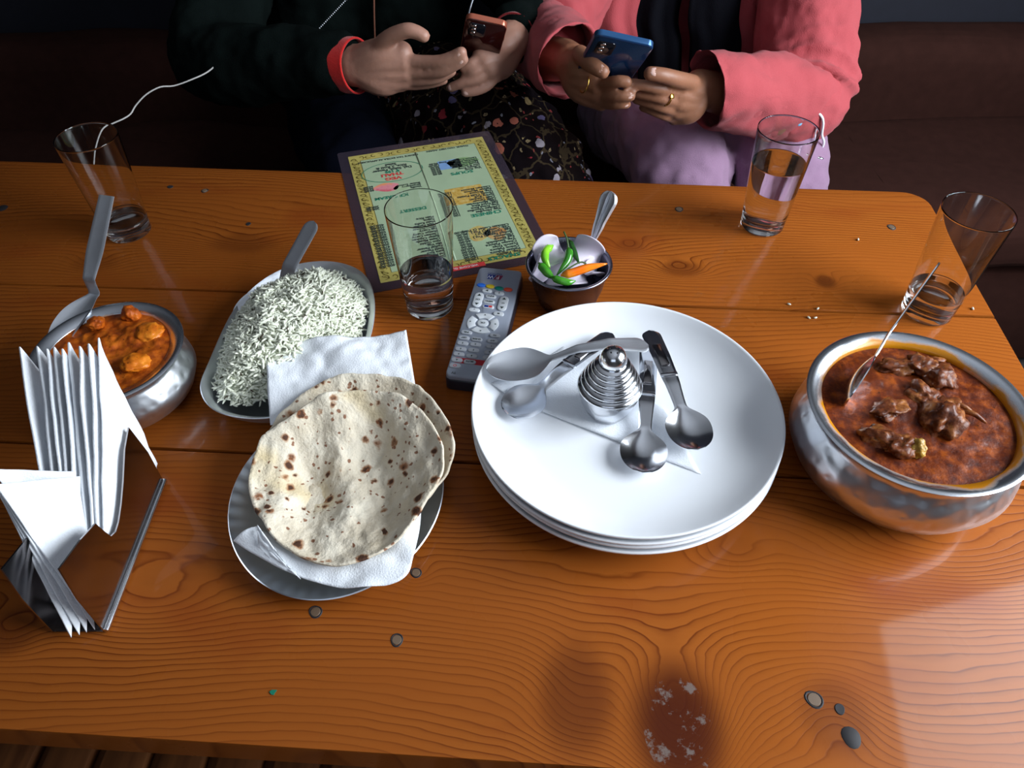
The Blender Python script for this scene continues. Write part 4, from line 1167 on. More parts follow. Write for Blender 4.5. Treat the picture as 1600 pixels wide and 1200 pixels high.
# ================================================================== REMOTE CONTROL
RH = 0.019
tl, tr, bl_ = at(752, 413, RH), at(815, 424, RH), at(697, 584, RH)
RC = (tl+tr+bl_+(bl_+(tr-tl)))/4
RR = math.atan2((tl-bl_).y, (tl-bl_).x)-pi/2
RL = (tl-bl_).length; RWD = 0.0485
remote = empty('remote_control', (RC.x, RC.y, TZ), RR+pi, 'grey satellite box remote with white and coloured buttons, partly under the plates', 'remote')
def rloc(px, py, h=RH):
    p = at(px, py, h)-Vector((RC.x, RC.y, TZ))
    q_ = Matrix.Rotation(-(RR+pi), 3, 'Z') @ p
    return q_.x, q_.y
RG = simple('grey_remote_face', (0.30, 0.33, 0.40), 0.32, spec=0.5); RBK = simple('dark_remote_base', (0.02, 0.022, 0.035), 0.4)
Acc().add(*g_prism(rrect(RWD, RL, 0.006, 6), 0.001, 0.014, 0.002)).obj('back_shell', RBK, remote, ang=50)
Acc().add(*g_prism(rrect(RWD-0.0016, RL-0.0016, 0.0055, 6), 0.014, 0.0188, 0.0022)).obj('face_plate', RG, remote, ang=50)
BW = simple('white_rubber_button', (0.62, 0.65, 0.68), 0.5); BG = simple('grey_rubber_button', (0.42, 0.44, 0.48), 0.5)
def button(px, py, wd, ht, mat, glyph=None, gs=0.003, rz=0.0, name='button', outline=None, gm=None):
    x, y = rloc(px, py)
    ol = outline or rrect(wd, ht, min(wd, ht)*0.49, 5)
    o = Acc().add(*g_prism(ol, 0, 0.0016, 0.0006)).obj(name, mat, remote, ang=60)
    o.location = (x, y, 0.0186); o.rotation_euler.z = rz
    if glyph: text_mesh('button_lettering', glyph, gs, gm or INK, o, (0, 0, 0.0017), 0.0, 'CENTER', 0.00005, 1, 0.0001)
    return o
BC = [simple('blue_button', (0.02, 0.14, 0.62), 0.35), simple('yellow_button', (0.70, 0.50, 0.02), 0.35), simple('teal_button', (0.0, 0.24, 0.18), 0.35), simple('red_button', (0.80, 0.09, 0.04), 0.35)]
lens = [(0.0046*cos(t), 0.0026*sin(t)*abs(sin(t))**0.3) for t in [2*pi*k/20 for k in range(20)]]
for (px, py), m in zip(((752, 446), (766, 448), (780, 451), (794, 453)), BC): button(px, py, 0, 0, m, outline=ellipse(0.0046, 0.0028, 18), name='colour_button')
button(761, 455, .0105, .0048, BW, '\u25b6', 0.003); button(780, 459, .0105, .0048, BW, 'i', 0.004)
button(767, 464, .0115, .0048, BW, 'INFO', 0.0030); button(764, 472, .0122, .0050, BW, 'MENU', 0.0030)
b = button(763, 480, .0120, .0048, BW)
BL = simple('navy_print', (0.01, 0.03, 0.22), 0.4)
Acc().add(*g_box((0.0020, 0, 0.0017), (0.0042, 0.0030, 0.0001))).obj('logo_patch', BL, b, smooth=False)
Acc().add(*g_box((-0.0022, 0, 0.0017), (0.0034, 0.0030, 0.0001))).obj('logo_patch', INK_RED, b, smooth=False)
for px, py, g in ((747, 469, 'CH'), (786, 475, '+/-')):
    b = button(px, py, .0095, .0225, BW, g, 0.0032)
    for s in (-1, 1):
        Acc().add([(-0.0022, s*0.0055, 0.0017), (0.0022, s*0.0055, 0.0017), (0, s*0.0088, 0.0017)], [[0, 1, 2] if s > 0 else [0, 2, 1]]).obj('arrow', INK, b, smooth=False)
button(741, 485, .0115, .0052, BW, '-', 0.005); button(779, 491, .0110, .0058, BW, 'M', 0.003)
def sector(a0, a1, r0, r1):
    o = [(r1*cos(a0+(a1-a0)*k/8), r1*0.92*sin(a0+(a1-a0)*k/8)) for k in range(9)]
    o += [(r0*cos(a1-(a1-a0)*k/6), r0*0.92*sin(a1-(a1-a0)*k/6)) for k in range(7)]
    return o
dx_, dy_ = rloc(754.5, 505.5)
for q_ in range(4):
    a0 = pi/4+q_*pi/2+0.13; ol = sector(a0, a0+pi/2-0.26, 0.0078, 0.0160)
    o = Acc().add(*g_prism(ol, 0, 0.0014, 0.0004)).obj('direction_button', BW, remote, ang=60); o.location = (dx_, dy_, 0.0186)
    am = a0+pi/4-0.13; c_ = Vector((0.0128*cos(am), 0.0118*sin(am), 0.00165)); d_ = Vector((cos(am), sin(am), 0)); n_ = Vector((-d_.y, d_.x, 0))
    Acc().add([c_+d_*0.0011, c_+n_*0.0011-d_*0.0006, c_-n_*0.0011-d_*0.0006], [[0, 1, 2]]).obj('arrow', INK, o, smooth=False)
button(754.5, 505.5, .0112, .0100, BW, 'OK', 0.0034)
u_r = (bl_-tl)/RL; s_r = (tr-tl).normalized()
rows = [(729, 520, None, 740), (725, 528.5, 745, 531), (723, 537, 743, 539), (720, 546, 740, 548), (717, 554, 737, 557)]
for i, (px, py, qx, qy) in enumerate(rows):
    button(px, py, .0112, .0050, BG, ['PVR', 'LIST', '3', '6', '9'][i], 0.0028)
    if qx: button(qx, qy, .0112, .0050, BG, ['GUIDE', '2', '5', '8'][i-1], 0.0028)
    lx, ly = rloc(px, py)
    o = button(0, 0, .0105, .0050, BG, ['TV', 'A/V', '1', '4', '7'][i], 0.0028); o.location = (lx-0.0285, ly+(0.0 if i else 0.0), 0.0186)
RP = simple('red_remote_print', (0.42, 0.01, 0.02), 0.4)
x, y = rloc(726, 564)
Acc().add(*g_box((-0.0015, y-0.0002, 0.0188), (0.040, 0.0072, 0.0002))).obj('red_band', RP, remote, smooth=False)
button(714, 563, .0112, .0052, BG, 'A', 0.003); button(734, 566, .0120, .0052, BG, 'MUTE', 0.0028)
button(711, 572, .0112, .0056, BG, '\u25cb', 0.004, gm=INK_RED, name='power_button')
x, y = rloc(709, 582)
text_mesh('remote_lettering', 'TV', 0.0036, INK, remote, (x, y, 0.0189), 0, 'CENTER', 0.00005, 1, 0.0001)
x, y = rloc(773, 433)
Acc().add([(-0.0002, -0.0038, 0), (0.0085, -0.0038, 0), (0.0085, 0.0038, 0), (0.0028, 0.0038, 0)], [[0, 1, 2, 3]]).obj('logo_patch', BL, remote, smooth=False).location = (x-0.0075+0.0068, y, 0.0189)
o = Acc().add([(-0.0078, -0.0038, 0), (-0.0012, -0.0038, 0), (0.0018, 0.0038, 0), (-0.0058, 0.0038, 0)], [[0, 1, 2, 3]]).obj('logo_patch', simple('maroon_print', (0.22, 0.012, 0.06), 0.4), remote, smooth=False); o.location = (x-0.0008, y, 0.0189)
text_mesh('remote_lettering', 'W', 0.0072, INK_WHITE, remote, (x+0.0045, y, 0.0190), 0, 'CENTER', 0.00005, 0.9)
text_mesh('remote_lettering', 'F', 0.0072, INK_WHITE, remote, (x-0.0035, y, 0.0190), 0, 'CENTER', 0.00005, 1.1)
text_mesh('remote_lettering', 'FASTWAY', 0.0032, BL, remote, (x+0.001, y-0.0058, 0.0189), 0, 'CENTER', 0.00005, 1.1)

# ================================================================== NAPKIN HOLDER
def XP(px, py, x0):             # photo point on the vertical plane x = x0
    a, b = ray(px, py)
    t = x0/a
    return Vector((x0, b*t, TZ+CH-t))
XR = -0.303; XL = -0.341
holder = empty('napkin_holder', (XR, 0.30, TZ), 0, 'polished steel napkin holder with notched side panel at the left table edge', 'napkin holder')
def panel(x, parent):
    pts = [(0.236, 0.002), (0.370, 0.002), (0.372, 0.040), (0.368, 0.077), (0.352, 0.070), (0.332, 0.055), (0.318, 0.046), (0.306, 0.040), (0.298, 0.0385), (0.292, 0.042), (0.290, 0.052), (0.288, 0.066), (0.270, 0.074), (0.243, 0.082), (0.238, 0.050)]
    cy_ = 0.30; V = []
    n = len(pts)
    for dx in (-0.0006, 0.0006):
        for y_, z_ in pts: V.append(Vector((x+dx-XR, y_-cy_, z_)))
    F = [list(range(n))[::-1], [n+k for k in range(n)]]+[[k, (k+1) % n, n+(k+1) % n, n+k] for k in range(n)]
    return link_mesh('side_panel', V, F, STEEL_DARK, parent, False)
panel(XR, holder); panel(XL, holder)
Acc().add(*g_box(((XL-XR)/2, 0.003, 0.0012), (XR-XL+0.003, 0.133, 0.0014))).obj('base_plate', STEEL_DARK, holder, smooth=False)
Acc().add(*g_tube([Vector((0.002, -0.064, 0.004)), Vector((0.002, 0.070, 0.004))], 0.0022, 10)).obj('bottom_bend', STEEL, holder, ang=40)
def tri_napkin(A, B, Cc, label, thick=0.0020, bulge=0.004, seed=0, layers=1):
    """folded paper napkin triangle, corner A B C"""
    A, B, Cc = Vector(A), Vector(B), Vector(Cc)
    nrm = (B-A).cross(Cc-A).normalized(); N = 18
    V, F, ids = [], [], {}
    for i in range(N+1):
        for j in range(N+1-i):
            u, v = i/N, j/N; w_ = 1-u-v
            p = A*w_+B*u+Cc*v
            e = min(u, v, w_)*3
            p = p+nrm*(bulge*(noise.noise(Vector((u*2.3+seed, v*2.3, seed)))+0.4*noise.noise(Vector((u*7, v*7, seed))))+0.4*bulge*e)
            ids[(i, j)] = len(V); V.append(p)
    for i in range(N):
        for j in range(N-i):
            F.append([ids[(i, j)], ids[(i+1, j)], ids[(i, j+1)]])
            if i+j < N-1: F.append([ids[(i+1, j)], ids[(i+1, j+1)], ids[(i, j+1)]])
    o = link_mesh('folded_napkin', V, F, TISSUE)
    m = o.modifiers.new('s', 'SOLIDIFY'); m.thickness = thick; m.offset = 0
    bv = o.modifiers.new('b', 'BEVEL'); bv.width = thick*0.3; bv.segments = 2; bv.limit_method = 'ANGLE'; bv.angle_limit = radians(50)
    return tag(o, label, 'napkin', 'folded napkins in the steel holder')
tips = [(154, 527), (138, 536), (124, 540), (107, 534), (97, 544), (84, 541), (73, 544), (57, 540), (30, 541)]
labs = ['widest napkin triangle in the holder, right against the notched panel', 'first upright napkin left of the wide triangle in the holder', 'second upright napkin left of the wide triangle in the holder',
        'third upright napkin left of the wide triangle, with a taller tip', 'fourth upright napkin left of the wide triangle in the holder', 'broad upright napkin in the middle of the fan of tips', 'third napkin from the left among the upright tips',
        'second napkin from the left among the upright tips', 'leftmost upright napkin leaning out over the orange curry bowl']
for i, (px, py) in enumerate(tips):
    tp = at(px, py, 0.146-0.001*i)
    bx = XR-0.004-i*0.0040
    far = Vector((bx-0.001, 0.388-0.002*i, TZ+0.006)); near = Vector((bx, 0.262-0.001*i, TZ+0.010))
    if i == 0: far = XP(249, 742, XR-0.0035); far.z = max(far.z, TZ+0.004)
    tri_napkin(tp, far, near, labs[i], 0.0022 if i else 0.0016, 0.0030, i)
lab2 = ['front napkin of the splayed bunch leaning left out of the holder', 'second napkin of the splayed bunch, just behind the front one', 'third napkin of the splayed bunch, its edge showing below',
        'fourth napkin of the splayed bunch, lowest edge at the left', 'rear splayed napkin whose top edge shows behind the others']
for i in range(5):
    if i < 4:
        A = at(-8+2*i, 757+5*i, 0.112-0.004*i); B = at(124-2*i, 744+3*i, 0.080-0.005*i); D = at(150-13*i, 985+4*i, 0.004+0.001*i)
        D.x = min(D.x, XR-0.004-0.004*i)
    else:
        A = at(-14, 733, 0.110); B = at(119, 737, 0.078); D = Vector((-0.335, 0.27, TZ+0.006))
    tri_napkin(A, B, D, lab2[i], 0.0018, 0.0035, 30+i)

# ================================================================== PEOPLE
def skin_mat(name, c):
    m, nt, b = new_mat(name); co = objc(nt)
    nt.links.new(mixc(nt, nz(nt, co, 45, 4), tuple(x*0.82 for x in c), tuple(min(1, x*1.12) for x in c)), b.inputs['Base Color'])
    b.inputs['Roughness'].default_value = 0.5; b.inputs['Subsurface Weight'].default_value = 0.12; b.inputs['Subsurface Radius'].default_value = (0.006, 0.002, 0.001)
    bump(nt, b, nz(nt, co, 320, 3), 0.2, 0.001)
    return m
SKIN1 = skin_mat('fair_skin', (0.40, 0.205, 0.145)); SKIN2 = skin_mat('tan_skin', (0.28, 0.120, 0.065))
NAIL = simple('fingernail_skin', (0.62, 0.40, 0.34), 0.25, coat=0.3)
HAIR = simple('black_hair', (0.012, 0.009, 0.008), 0.55, spec=0.25)
def fg(acc, pts, r, taper=0.78):
    n = len(pts)
    chain(acc, [(PY(*p), r*(1-(1-taper)*i/(n-1))) for i, p in enumerate(pts)], 12)
def nail(parent, tip, back, toward, r):
    """tip, back = (px, py, Y) along the last joint"""
    T_, B_ = PY(*tip), PY(*back); d = (T_-B_).normalized()
    n = (Vector(toward)-d*Vector(toward).dot(d)).normalized(); s = d.cross(n)
    R = Matrix((s, d, n)).transposed()
    Acc().add(*g_ball(T_-d*r*0.35+n*r*0.66, 1, 10, 6, (r*0.62, r*0.78, r*0.28), R)).obj('fingernail', NAIL, parent)
def head(acc, c, s=1.0, yaw=0.0):
    """skull, jaw, nose, lips, ears around centre c, looking towards -y and down"""
    c = Vector(c); R = Matrix.Rotation(yaw, 3, 'Z') @ Matrix.Rotation(radians(38), 3, 'X')
    def q(x, y, z): return c+R @ Vector((x*s, y*s, z*s))
    acc.add(*g_ball(q(0, 0.012, 0.03), 1, 20, 14, (0.074*s, 0.092*s, 0.086*s), R))
    acc.add(*g_ball(q(0, -0.026, -0.036), 1, 18, 12, (0.058*s, 0.060*s, 0.066*s), R))
    acc.add(*g_ball(q(0, -0.030, 0.018), 1, 18, 12, (0.062*s, 0.046*s, 0.040*s), R))
    acc.add(*g_ball(q(0, -0.055, -0.085), 1, 12, 8, (0.024*s, 0.020*s, 0.018*s), R))
    chain(acc, [(q(0, -0.083, 0.012), 0.006*s), (q(0, -0.097, -0.012), 0.008*s), (q(0, -0.103, -0.026), 0.011*s)], 10)
    for sx in (-1, 1):
        acc.add(*g_ball(q(sx*0.012, -0.094, -0.030), 0.008*s, 8, 6))
        acc.add(*g_ball(q(sx*0.076, 0.012, -0.008), 1, 10, 8, (0.009*s, 0.018*s, 0.030*s), R))
        acc.add(*g_ball(q(sx*0.036, -0.046, -0.024), 1, 12, 8, (0.026*s, 0.026*s, 0.026*s), R))
        acc.add(*g_ball(q(sx*0.031, -0.0595, 0.0065), 0.0128*s, 12, 8))
    acc.add(*g_ball(q(0, -0.083, -0.053), 1, 10, 6, (0.022*s, 0.008*s, 0.005*s), R))
    acc.add(*g_ball(q(0, -0.081, -0.062), 1, 10, 6, (0.019*s, 0.009*s, 0.006*s), R))
    return q, R
def face_parts(parent, q, R, s=1.0):
    EW = simple('eye_white', (0.75, 0.73, 0.70), 0.2); IRIS = simple('dark_iris', (0.02, 0.012, 0.008), 0.15)
    for sx in (-1, 1):
        e = Acc().add(*g_ball(q(sx*0.031, -0.0605, 0.001), 0.0118*s, 14, 10)).obj('eye', EW, parent)
        Acc().add(*g_ball(q(sx*0.031, -0.0683, -0.0035), 0.0050*s, 10, 8)).obj('iris', IRIS, e)
        Acc().add(*g_tube([q(sx*0.014, -0.077, 0.024), q(sx*0.031, -0.075, 0.028), q(sx*0.048, -0.064, 0.023)], [0.002, 0.0032, 0.0015], 8)).obj('eyebrow', HAIR, parent)
    LIP = simple('lips', (0.36, 0.12, 0.10), 0.4)
    Acc().add(*g_ball(q(0, -0.0875, -0.057), 1, 12, 8, (0.020*s, 0.006*s, 0.007*s), R)).obj('mouth', LIP, parent)
    h = Acc()
    h.add(*g_ball(q(0, 0.026, 0.044), 1, 22, 16, (0.081*s, 0.094*s, 0.082*s), R))
    chain(h, [(q(-0.07, 0.03, 0.02), 0.028), (q(-0.082, 0.045, -0.06), 0.026), (q(-0.08, 0.06, -0.13), 0.02)], 12)
    chain(h, [(q(0.07, 0.03, 0.02), 0.028), (q(0.082, 0.045, -0.06), 0.026), (q(0.08, 0.06, -0.13), 0.02)], 12)
    chain(h, [(q(0, 0.09, 0.0), 0.06), (q(0, 0.11, -0.09), 0.055), (q(0, 0.13, -0.2), 0.035)], 14)
    mb_remesh('hair', h, HAIR, parent, 0.005, 6)
def open_cuff(name, A, B, r0, r1, mat, parent, wave=0.06, th=0.003, seed=0, tilt=None, flatn=None, sq=1.0):
    """hollow sleeve end from A to B, open at B; tilt = normal of the opening plane"""
    A, B = Vector(A), Vector(B); d = (B-A).normalized()
    up = Vector((0, 0, 1)); up = (up-d*up.dot(d)).normalized(); s = d.cross(up)
    seg, nn = 64, 30; V, F = [], []
    def ringp(t, r):
        out = []
        for k in range(seg):
            a_ = 2*pi*k/seg
            rr_ = r*(1+wave*noise.noise(Vector((cos(a_)*1.5+seed, sin(a_)*1.5, t*3))))
            p = A.lerp(B, t)+s*cos(a_)*rr_*sq+up*sin(a_)*rr_
            if tilt is not None and t > 0:
                p += d*(t*(s.dot(tilt)*cos(a_)+up.dot(tilt)*sin(a_))*rr_)
            out.append(p)
        return out
    prof = [(i/nn, r0+(r1-r0)*i/nn) for i in range(nn+1)]
    prof += [(1.012, r1-th*0.4), (1.0, r1-th)]+[(i/nn, r0+(r1-r0)*i/nn-th) for i in range(nn-1, -1, -1)]
    for t, r in prof: V += ringp(t, r)
    for i in range(len(prof)-1):
        for k in range(seg): F.append([i*seg+k, i*seg+(k+1) % seg, (i+1)*seg+(k+1) % seg, (i+1)*seg+k])
    o = link_mesh(name, V, F, mat, parent); recalc(o)
    return o
def fabric(name, c, sc=900, var=0.12, sheen=0.2):
    m, nt, b = new_mat(name); co = objc(nt)
    n = nz(nt, co, 12, 4)
    nt.links.new(mixc(nt, n, tuple(x*(1-var) for x in c), tuple(min(1, x*(1+var)) for x in c)), b.inputs['Base Color'])
    b.inputs['Roughness'].default_value = 0.9; b.inputs['Sheen Weight'].default_value = sheen; b.inputs['Specular IOR Level'].default_value = 0.2 if c[0] > 0.05 else 0.04
    wv = nd(nt, 'ShaderNodeTexVoronoi', {'Vector': co, 'Scale': float(sc)}).outputs['Distance']
    bump(nt, b, mt(nt, 'ADD', wv, mt(nt, 'MULTIPLY', nz(nt, co, 30, 4), 3.0)), 0.3, 0.003)
    return m
PINK = fabric('pink_knit', (0.40, 0.066, 0.075), sheen=0.08); MAUVE = fabric('lilac_cotton', (0.27, 0.16, 0.25))
BLACKF = fabric('black_cloth', (0.004, 0.004, 0.006), var=0.3, sheen=0.0); GREENF = fabric('black_green_jacket', (0.0035, 0.006, 0.0055), var=0.5, sheen=0.0)
REDC = fabric('red_ribbed_cuff', (0.60, 0.015, 0.012)); NAVYF = fabric('navy_trousers', (0.003, 0.004, 0.009), sheen=0.0)
def floral():
    m, nt, b = new_mat('dark_floral_cotton'); co = objc(nt)
    wob = nd(nt, 'ShaderNodeVectorMath', {0: co, 1: nd(nt, 'ShaderNodeVectorMath', {0: nz(nt, co, 60, 3, out=1), 3: 0.018}, operation='SCALE').outputs[0]}, operation='ADD').outputs[0]
    col = mixc(nt, nz(nt, co, 9, 2), (0.0015, 0.0015, 0.005), (0.009, 0.0045, 0.0025))
    for sc, th, stops in ((34.0, 0.30, [(0.0, (0.30, 0.03, 0.04)), (0.3, (0.40, 0.12, 0.08)), (0.5, (0.34, 0.30, 0.34)), (0.7, (0.12, 0.10, 0.20)), (0.9, (0.36, 0.26, 0.12))]),
                          (90.0, 0.24, [(0.0, (0.30, 0.05, 0.05)), (0.4, (0.30, 0.22, 0.12)), (0.8, (0.25, 0.25, 0.30))])):
        vo = nd(nt, 'ShaderNodeTexVoronoi', {'Vector': wob, 'Scale': sc})
        cc = nd(nt, 'ShaderNodeSeparateColor', {0: vo.outputs['Color']}).outputs
        k = mt(nt, 'MULTIPLY', mt(nt, 'LESS_THAN', vo.outputs['Distance'], th), mt(nt, 'GREATER_THAN', cc[1], 0.55))
        k = mt(nt, 'MULTIPLY', k, mt(nt, 'GREATER_THAN', vo.outputs['Distance'], 0.08))
        k = mt(nt, 'MULTIPLY', k, 0.75)
        col = mixc(nt, k, col, ramp(nt, cc[0], stops, 'CONSTANT'))
    rg = nd(nt, 'ShaderNodeTexVoronoi', {'Vector': wob, 'Scale': 22.0}, feature='DISTANCE_TO_EDGE')
    k = mt(nt, 'LESS_THAN', rg.outputs[0], 0.03)
    col = mixc(nt, mt(nt, 'MULTIPLY', k, 0.35), col, (0.10, 0.07, 0.035))
    nt.links.new(col, b.inputs['Base Color']); b.inputs['Roughness'].default_value = 0.9; b.inputs['Specular IOR Level'].default_value = 0.05
    return m
FLORAL = floral()
VX = lambda x, y, z: Vector((x, y, z))

# ---- person in the pink cardigan (right)
per2 = empty('person', (0.32, 1.42, 0.0), 0, 'person in a pink cardigan over lilac clothes, seated, both hands holding a blue phone', 'person', 'people on the sofa')
def childof(o, root):            # parts are modelled in world space
    o.matrix_parent_inverse = root.matrix_world.inverted() if False else Matrix.Translation(-root.location)
    return o
b = Acc()
q2, R2 = head(b, (0.335, 1.335, 1.135))
chain(b, [((0.33, 1.40, 1.06), 0.047), ((0.325, 1.43, 1.00), 0.052), ((0.32, 1.45, 0.93), 0.07)])
for sx in (-1, 1):
    chain(b, [((0.32+sx*0.05, 1.46, 0.90), 0.085), ((0.32+sx*0.05, 1.47, 0.75), 0.095), ((0.32+sx*0.06, 1.47, 0.60), 0.10), ((0.32+sx*0.07, 1.45, 0.53), 0.09)])
el_a, wr_a = PY(852, 62, 1.22), PY(893, 98, 1.035)
el_b, wr_b = PY(1258, 158, 1.14), PY(1092, 138, 1.015)
sh_a, sh_b = VX(0.165, 1.43, 0.91), VX(0.485, 1.42, 0.915)
chain(b, [(sh_a, 0.05), (el_a, 0.040), (wr_a, 0.026)]); chain(b, [(sh_b, 0.05), (el_b, 0.040), (wr_b, 0.026)])
k2a, k2b = PY(1062, 272, 1.10), PY(1222, 268, 1.10)
for sx, k_ in ((-1, k2a), (1, k2b)):
    chain(b, [((0.32+sx*0.09, 1.44, 0.52), 0.08), (k_+VX(0, 0.02, -0.01), 0.055), (VX(k_.x, 1.08, 0.32), 0.045), (VX(k_.x, 1.10, 0.09), 0.034)])
    chain(b, [(VX(k_.x, 1.11, 0.05), 0.035), (VX(k_.x, 1.0, 0.035), 0.030)])
# her right hand (left in the photo)
Yh = 0.985
for pt, r in (((925, 92, 1.0), .015), ((930, 112, .99), .014), ((934, 132, .985), .014), ((938, 148, .985), .013), ((940, 160, .99), .012)):
    chain(b, [(wr_a, 0.024), (PY((wr_a and 905), (pt[1]*0.6+105*0.4), 1.01), 0.019), (PY(*pt), r)], 12)
fg(b, [(906, 84, 1.0), (920, 98, .972), (932, 106, .958), (942, 112, .952)], .0118, .8)       # thumb
fg(b, [(930, 108, 1.0), (958, 112, 1.01), (975, 112, 1.0)], .0088)                            # index behind the phone
fg(b, [(934, 134, .985), (955, 129, .965), (968, 127, .957), (979, 128, .955)], .0088, .9)
fg(b, [(937, 149, .985), (958, 150, .965), (974, 149, .958), (985, 150, .958)], .0085, .9)
fg(b, [(940, 162, .99), (956, 164, .970), (970, 163, .962), (979, 163, .962)], .0072, .9)
# her left hand (right in the photo)
for pt, r in (((1062, 128, .99), .014), ((1060, 146, .985), .014), ((1060, 160, .985), .013), ((1058, 174, .99), .012), ((1054, 184, 1.0), .011)):
    chain(b, [(wr_b, 0.025), (PY(1078, pt[1]*0.6+62, 1.0), 0.019), (PY(*pt), r)], 12)
fg(b, [(1082, 130, .995), (1058, 124, .965), (1036, 118, .952), (1016, 115, .950)], .0118, .8)
fg(b, [(1062, 146, .985), (1034, 139, .968), (1008, 134, .965), (986, 131, .968)], .0090, .8)
fg(b, [(1062, 160, .985), (1036, 154, .970), (1012, 149, .972), (992, 145, .978)], .0088, .8)
fg(b, [(1058, 174, .99), (1036, 168, .975), (1014, 161, .978), (994, 155, .985)], .0085, .8)
fg(b, [(1054, 186, 1.0), (1038, 181, .985), (1020, 174, .985), (1004, 168, .99)], .0072, .8)
body2 = mb_remesh('body', b, SKIN2, per2, 0.0028, 3); childof(body2, per2)
parts2 = []
n0 = set(bpy.data.objects)
nail(per2, (1016, 115, .950), (1036, 118, .952), (0.1, -0.7, 0.7), .0100)
nail(per2, (942, 112, .952), (932, 106, .958), (0.1, -0.8, 0.5), .0098)
nail(per2, (985, 150, .958), (974, 149, .958), (0.4, -0.8, 0.4), .0078)
nail(per2, (979, 163, .962), (970, 163, .962), (0.4, -0.8, 0.4), .0066)
face_parts(per2, q2, R2)
# cardigan: torso and sleeves
cg = Acc()
for sx in (-1, 1):
    chain(cg, [((0.32+sx*0.055, 1.465, 0.945), 0.085), ((0.32+sx*0.065, 1.475, 0.76), 0.112), ((0.32+sx*0.075, 1.475, 0.60), 0.118), ((0.32+sx*0.08, 1.47, 0.54), 0.10)])
# folded, bulging sleeves
def sleeve(acc, S, E_, W_, r, r2, re):
    chain(acc, [(S, r*0.86), (S.lerp(E_, 0.35), r*0.96), (S.lerp(E_, 0.7), r*1.02), (E_, re), (E_.lerp(W_, 0.25), r2*0.96), (E_.lerp(W_, 0.42), r2*0.85)], 22, 40)
    for j, t in enumerate((0.72, 0.80, 0.88, 0.95)):        # pushed-up folds near the elbow
        p = S.lerp(E_, t); d_ = (E_-S).normalized()
        up_ = Vector((0, 0, 1)); s_ = d_.cross(up_).normalized(); n_ = s_.cross(d_)
        pts = [p+(s_*cos(a_)+n_*sin(a_))*(r*0.95)+d_*0.010*sin(a_*2+j) for a_ in [2*pi*k/20 for k in range(21)]]
        acc.add(*g_tube(pts, 0.0062, 8))
sleeve(cg, sh_a, el_a, wr_a, 0.068, 0.052, 0.064)
sleeve(cg, sh_b, el_b, wr_b, 0.078, 0.056, 0.066)
for t in ():
    p = el_b.lerp(wr_b, t); d_ = (wr_b-el_b).normalized(); s_ = d_.cross(Vector((0, 0, 1))).normalized(); n_ = s_.cross(d_)
    cg.add(*g_tube([p+(s_*cos(a_)+n_*sin(a_))*0.0515+d_*0.022*cos(a_+t*9) for a_ in [2*pi*k/20 for k in range(21)]], 0.0068, 8))
cgo = mb_remesh('cardigan', cg, PINK, per2, 0.0050, 5, [(0.05, 0.014), (0.016, 0.003)])
def fold_mods(o, specs):
    for sc, st in specs:
        tx = bpy.data.textures.new('sleeve_folds', 'CLOUDS'); tx.noise_scale = sc; tx.noise_depth = 2
        dm = o.modifiers.new('d', 'DISPLACE'); dm.texture = tx; dm.strength = st; dm.mid_level = 0.5
oc = open_cuff('forearm_sleeve', el_b.lerp(wr_b, 0.02), el_b.lerp(wr_b, 0.93), 0.064, 0.053, PINK, cgo, 0.13, seed=3, tilt=Vector((0.25, -0.2, 0.5)))
fold_mods(oc, [(0.028, 0.010)])
oc = open_cuff('forearm_sleeve', el_a.lerp(wr_a, 0.08), el_a.lerp(wr_a, 0.93), 0.060, 0.053, PINK, cgo, 0.12, seed=8, tilt=Vector((-0.75, 0.35, 0.15)))
fold_mods(oc, [(0.028, 0.008)])
# hanging cardigan fronts and the black scarf
def drape(name, pts, wd, mat, parent, seed, amp=0.012):
    sp_ = spline(pts, 20); n = len(sp_)
    def f(u, v):
        p = sp_[min(n-1, int(round(v*(n-1))))]
        return p+VX((u-0.5)*wd, amp*noise.noise(VX(u*4+seed, v*2, seed))-0.012*sin(pi*u), 0.0)
    return sheet(name, f, 14, n-1, mat, parent, 0.003)
def P3Y(l): return [PY(*p) for p in l]
drape('cardigan_front', [VX(0.235, 1.36, 0.95), PY(968, 0, 1.335), PY(972, 60, 1.32), PY(978, 110, 1.31)], 0.095, PINK, cgo, 1)
drape('cardigan_front', [VX(0.43, 1.36, 0.95), PY(1172, 0, 1.32), PY(1162, 60, 1.30), PY(1160, 105, 1.29)], 0.10, PINK, cgo, 4)
drape('scarf', [VX(0.30, 1.37, 1.0), PY(1030, 0, 1.33), PY(1030, 70, 1.31), PY(1030, 150, 1.29)], 0.075, BLACKF, per2, 2)
drape('scarf', [VX(0.36, 1.37, 1.0), PY(1118, 0, 1.30), PY(1118, 70, 1.28), PY(1112, 150, 1.26)], 0.085, BLACKF, per2, 6)
lg = Acc()
for sx, k_, s2 in ((-1, k2a, 0.082), (1, k2b, 0.075)):
    chain(lg, [((0.32+sx*0.085, 1.46, 0.525), 0.105), ((0.5*(0.32+sx*0.085+k_.x), 1.28, 0.585), 0.095), (k_, s2), (VX(k_.x, 1.085, 0.42), 0.074), (VX(k_.x, 1.10, 0.18), 0.062), (VX(k_.x, 1.10, 0.09), 0.060)], 20, 40)
mb_remesh('trousers', lg, MAUVE, per2, 0.007, 4, [(0.06, 0.022), (0.02, 0.004)])
SHOE = simple('black_shoe', (0.015, 0.015, 0.017), 0.5)
for k_ in (k2a, k2b):
    s_ = Acc(); chain(s_, [(VX(k_.x, 1.12, 0.045), 0.042), (VX(k_.x, 1.04, 0.042), 0.038), (VX(k_.x, 0.97, 0.036), 0.034)], 14)
    mb_remesh('shoe', s_, SHOE, per2, 0.006, 2)
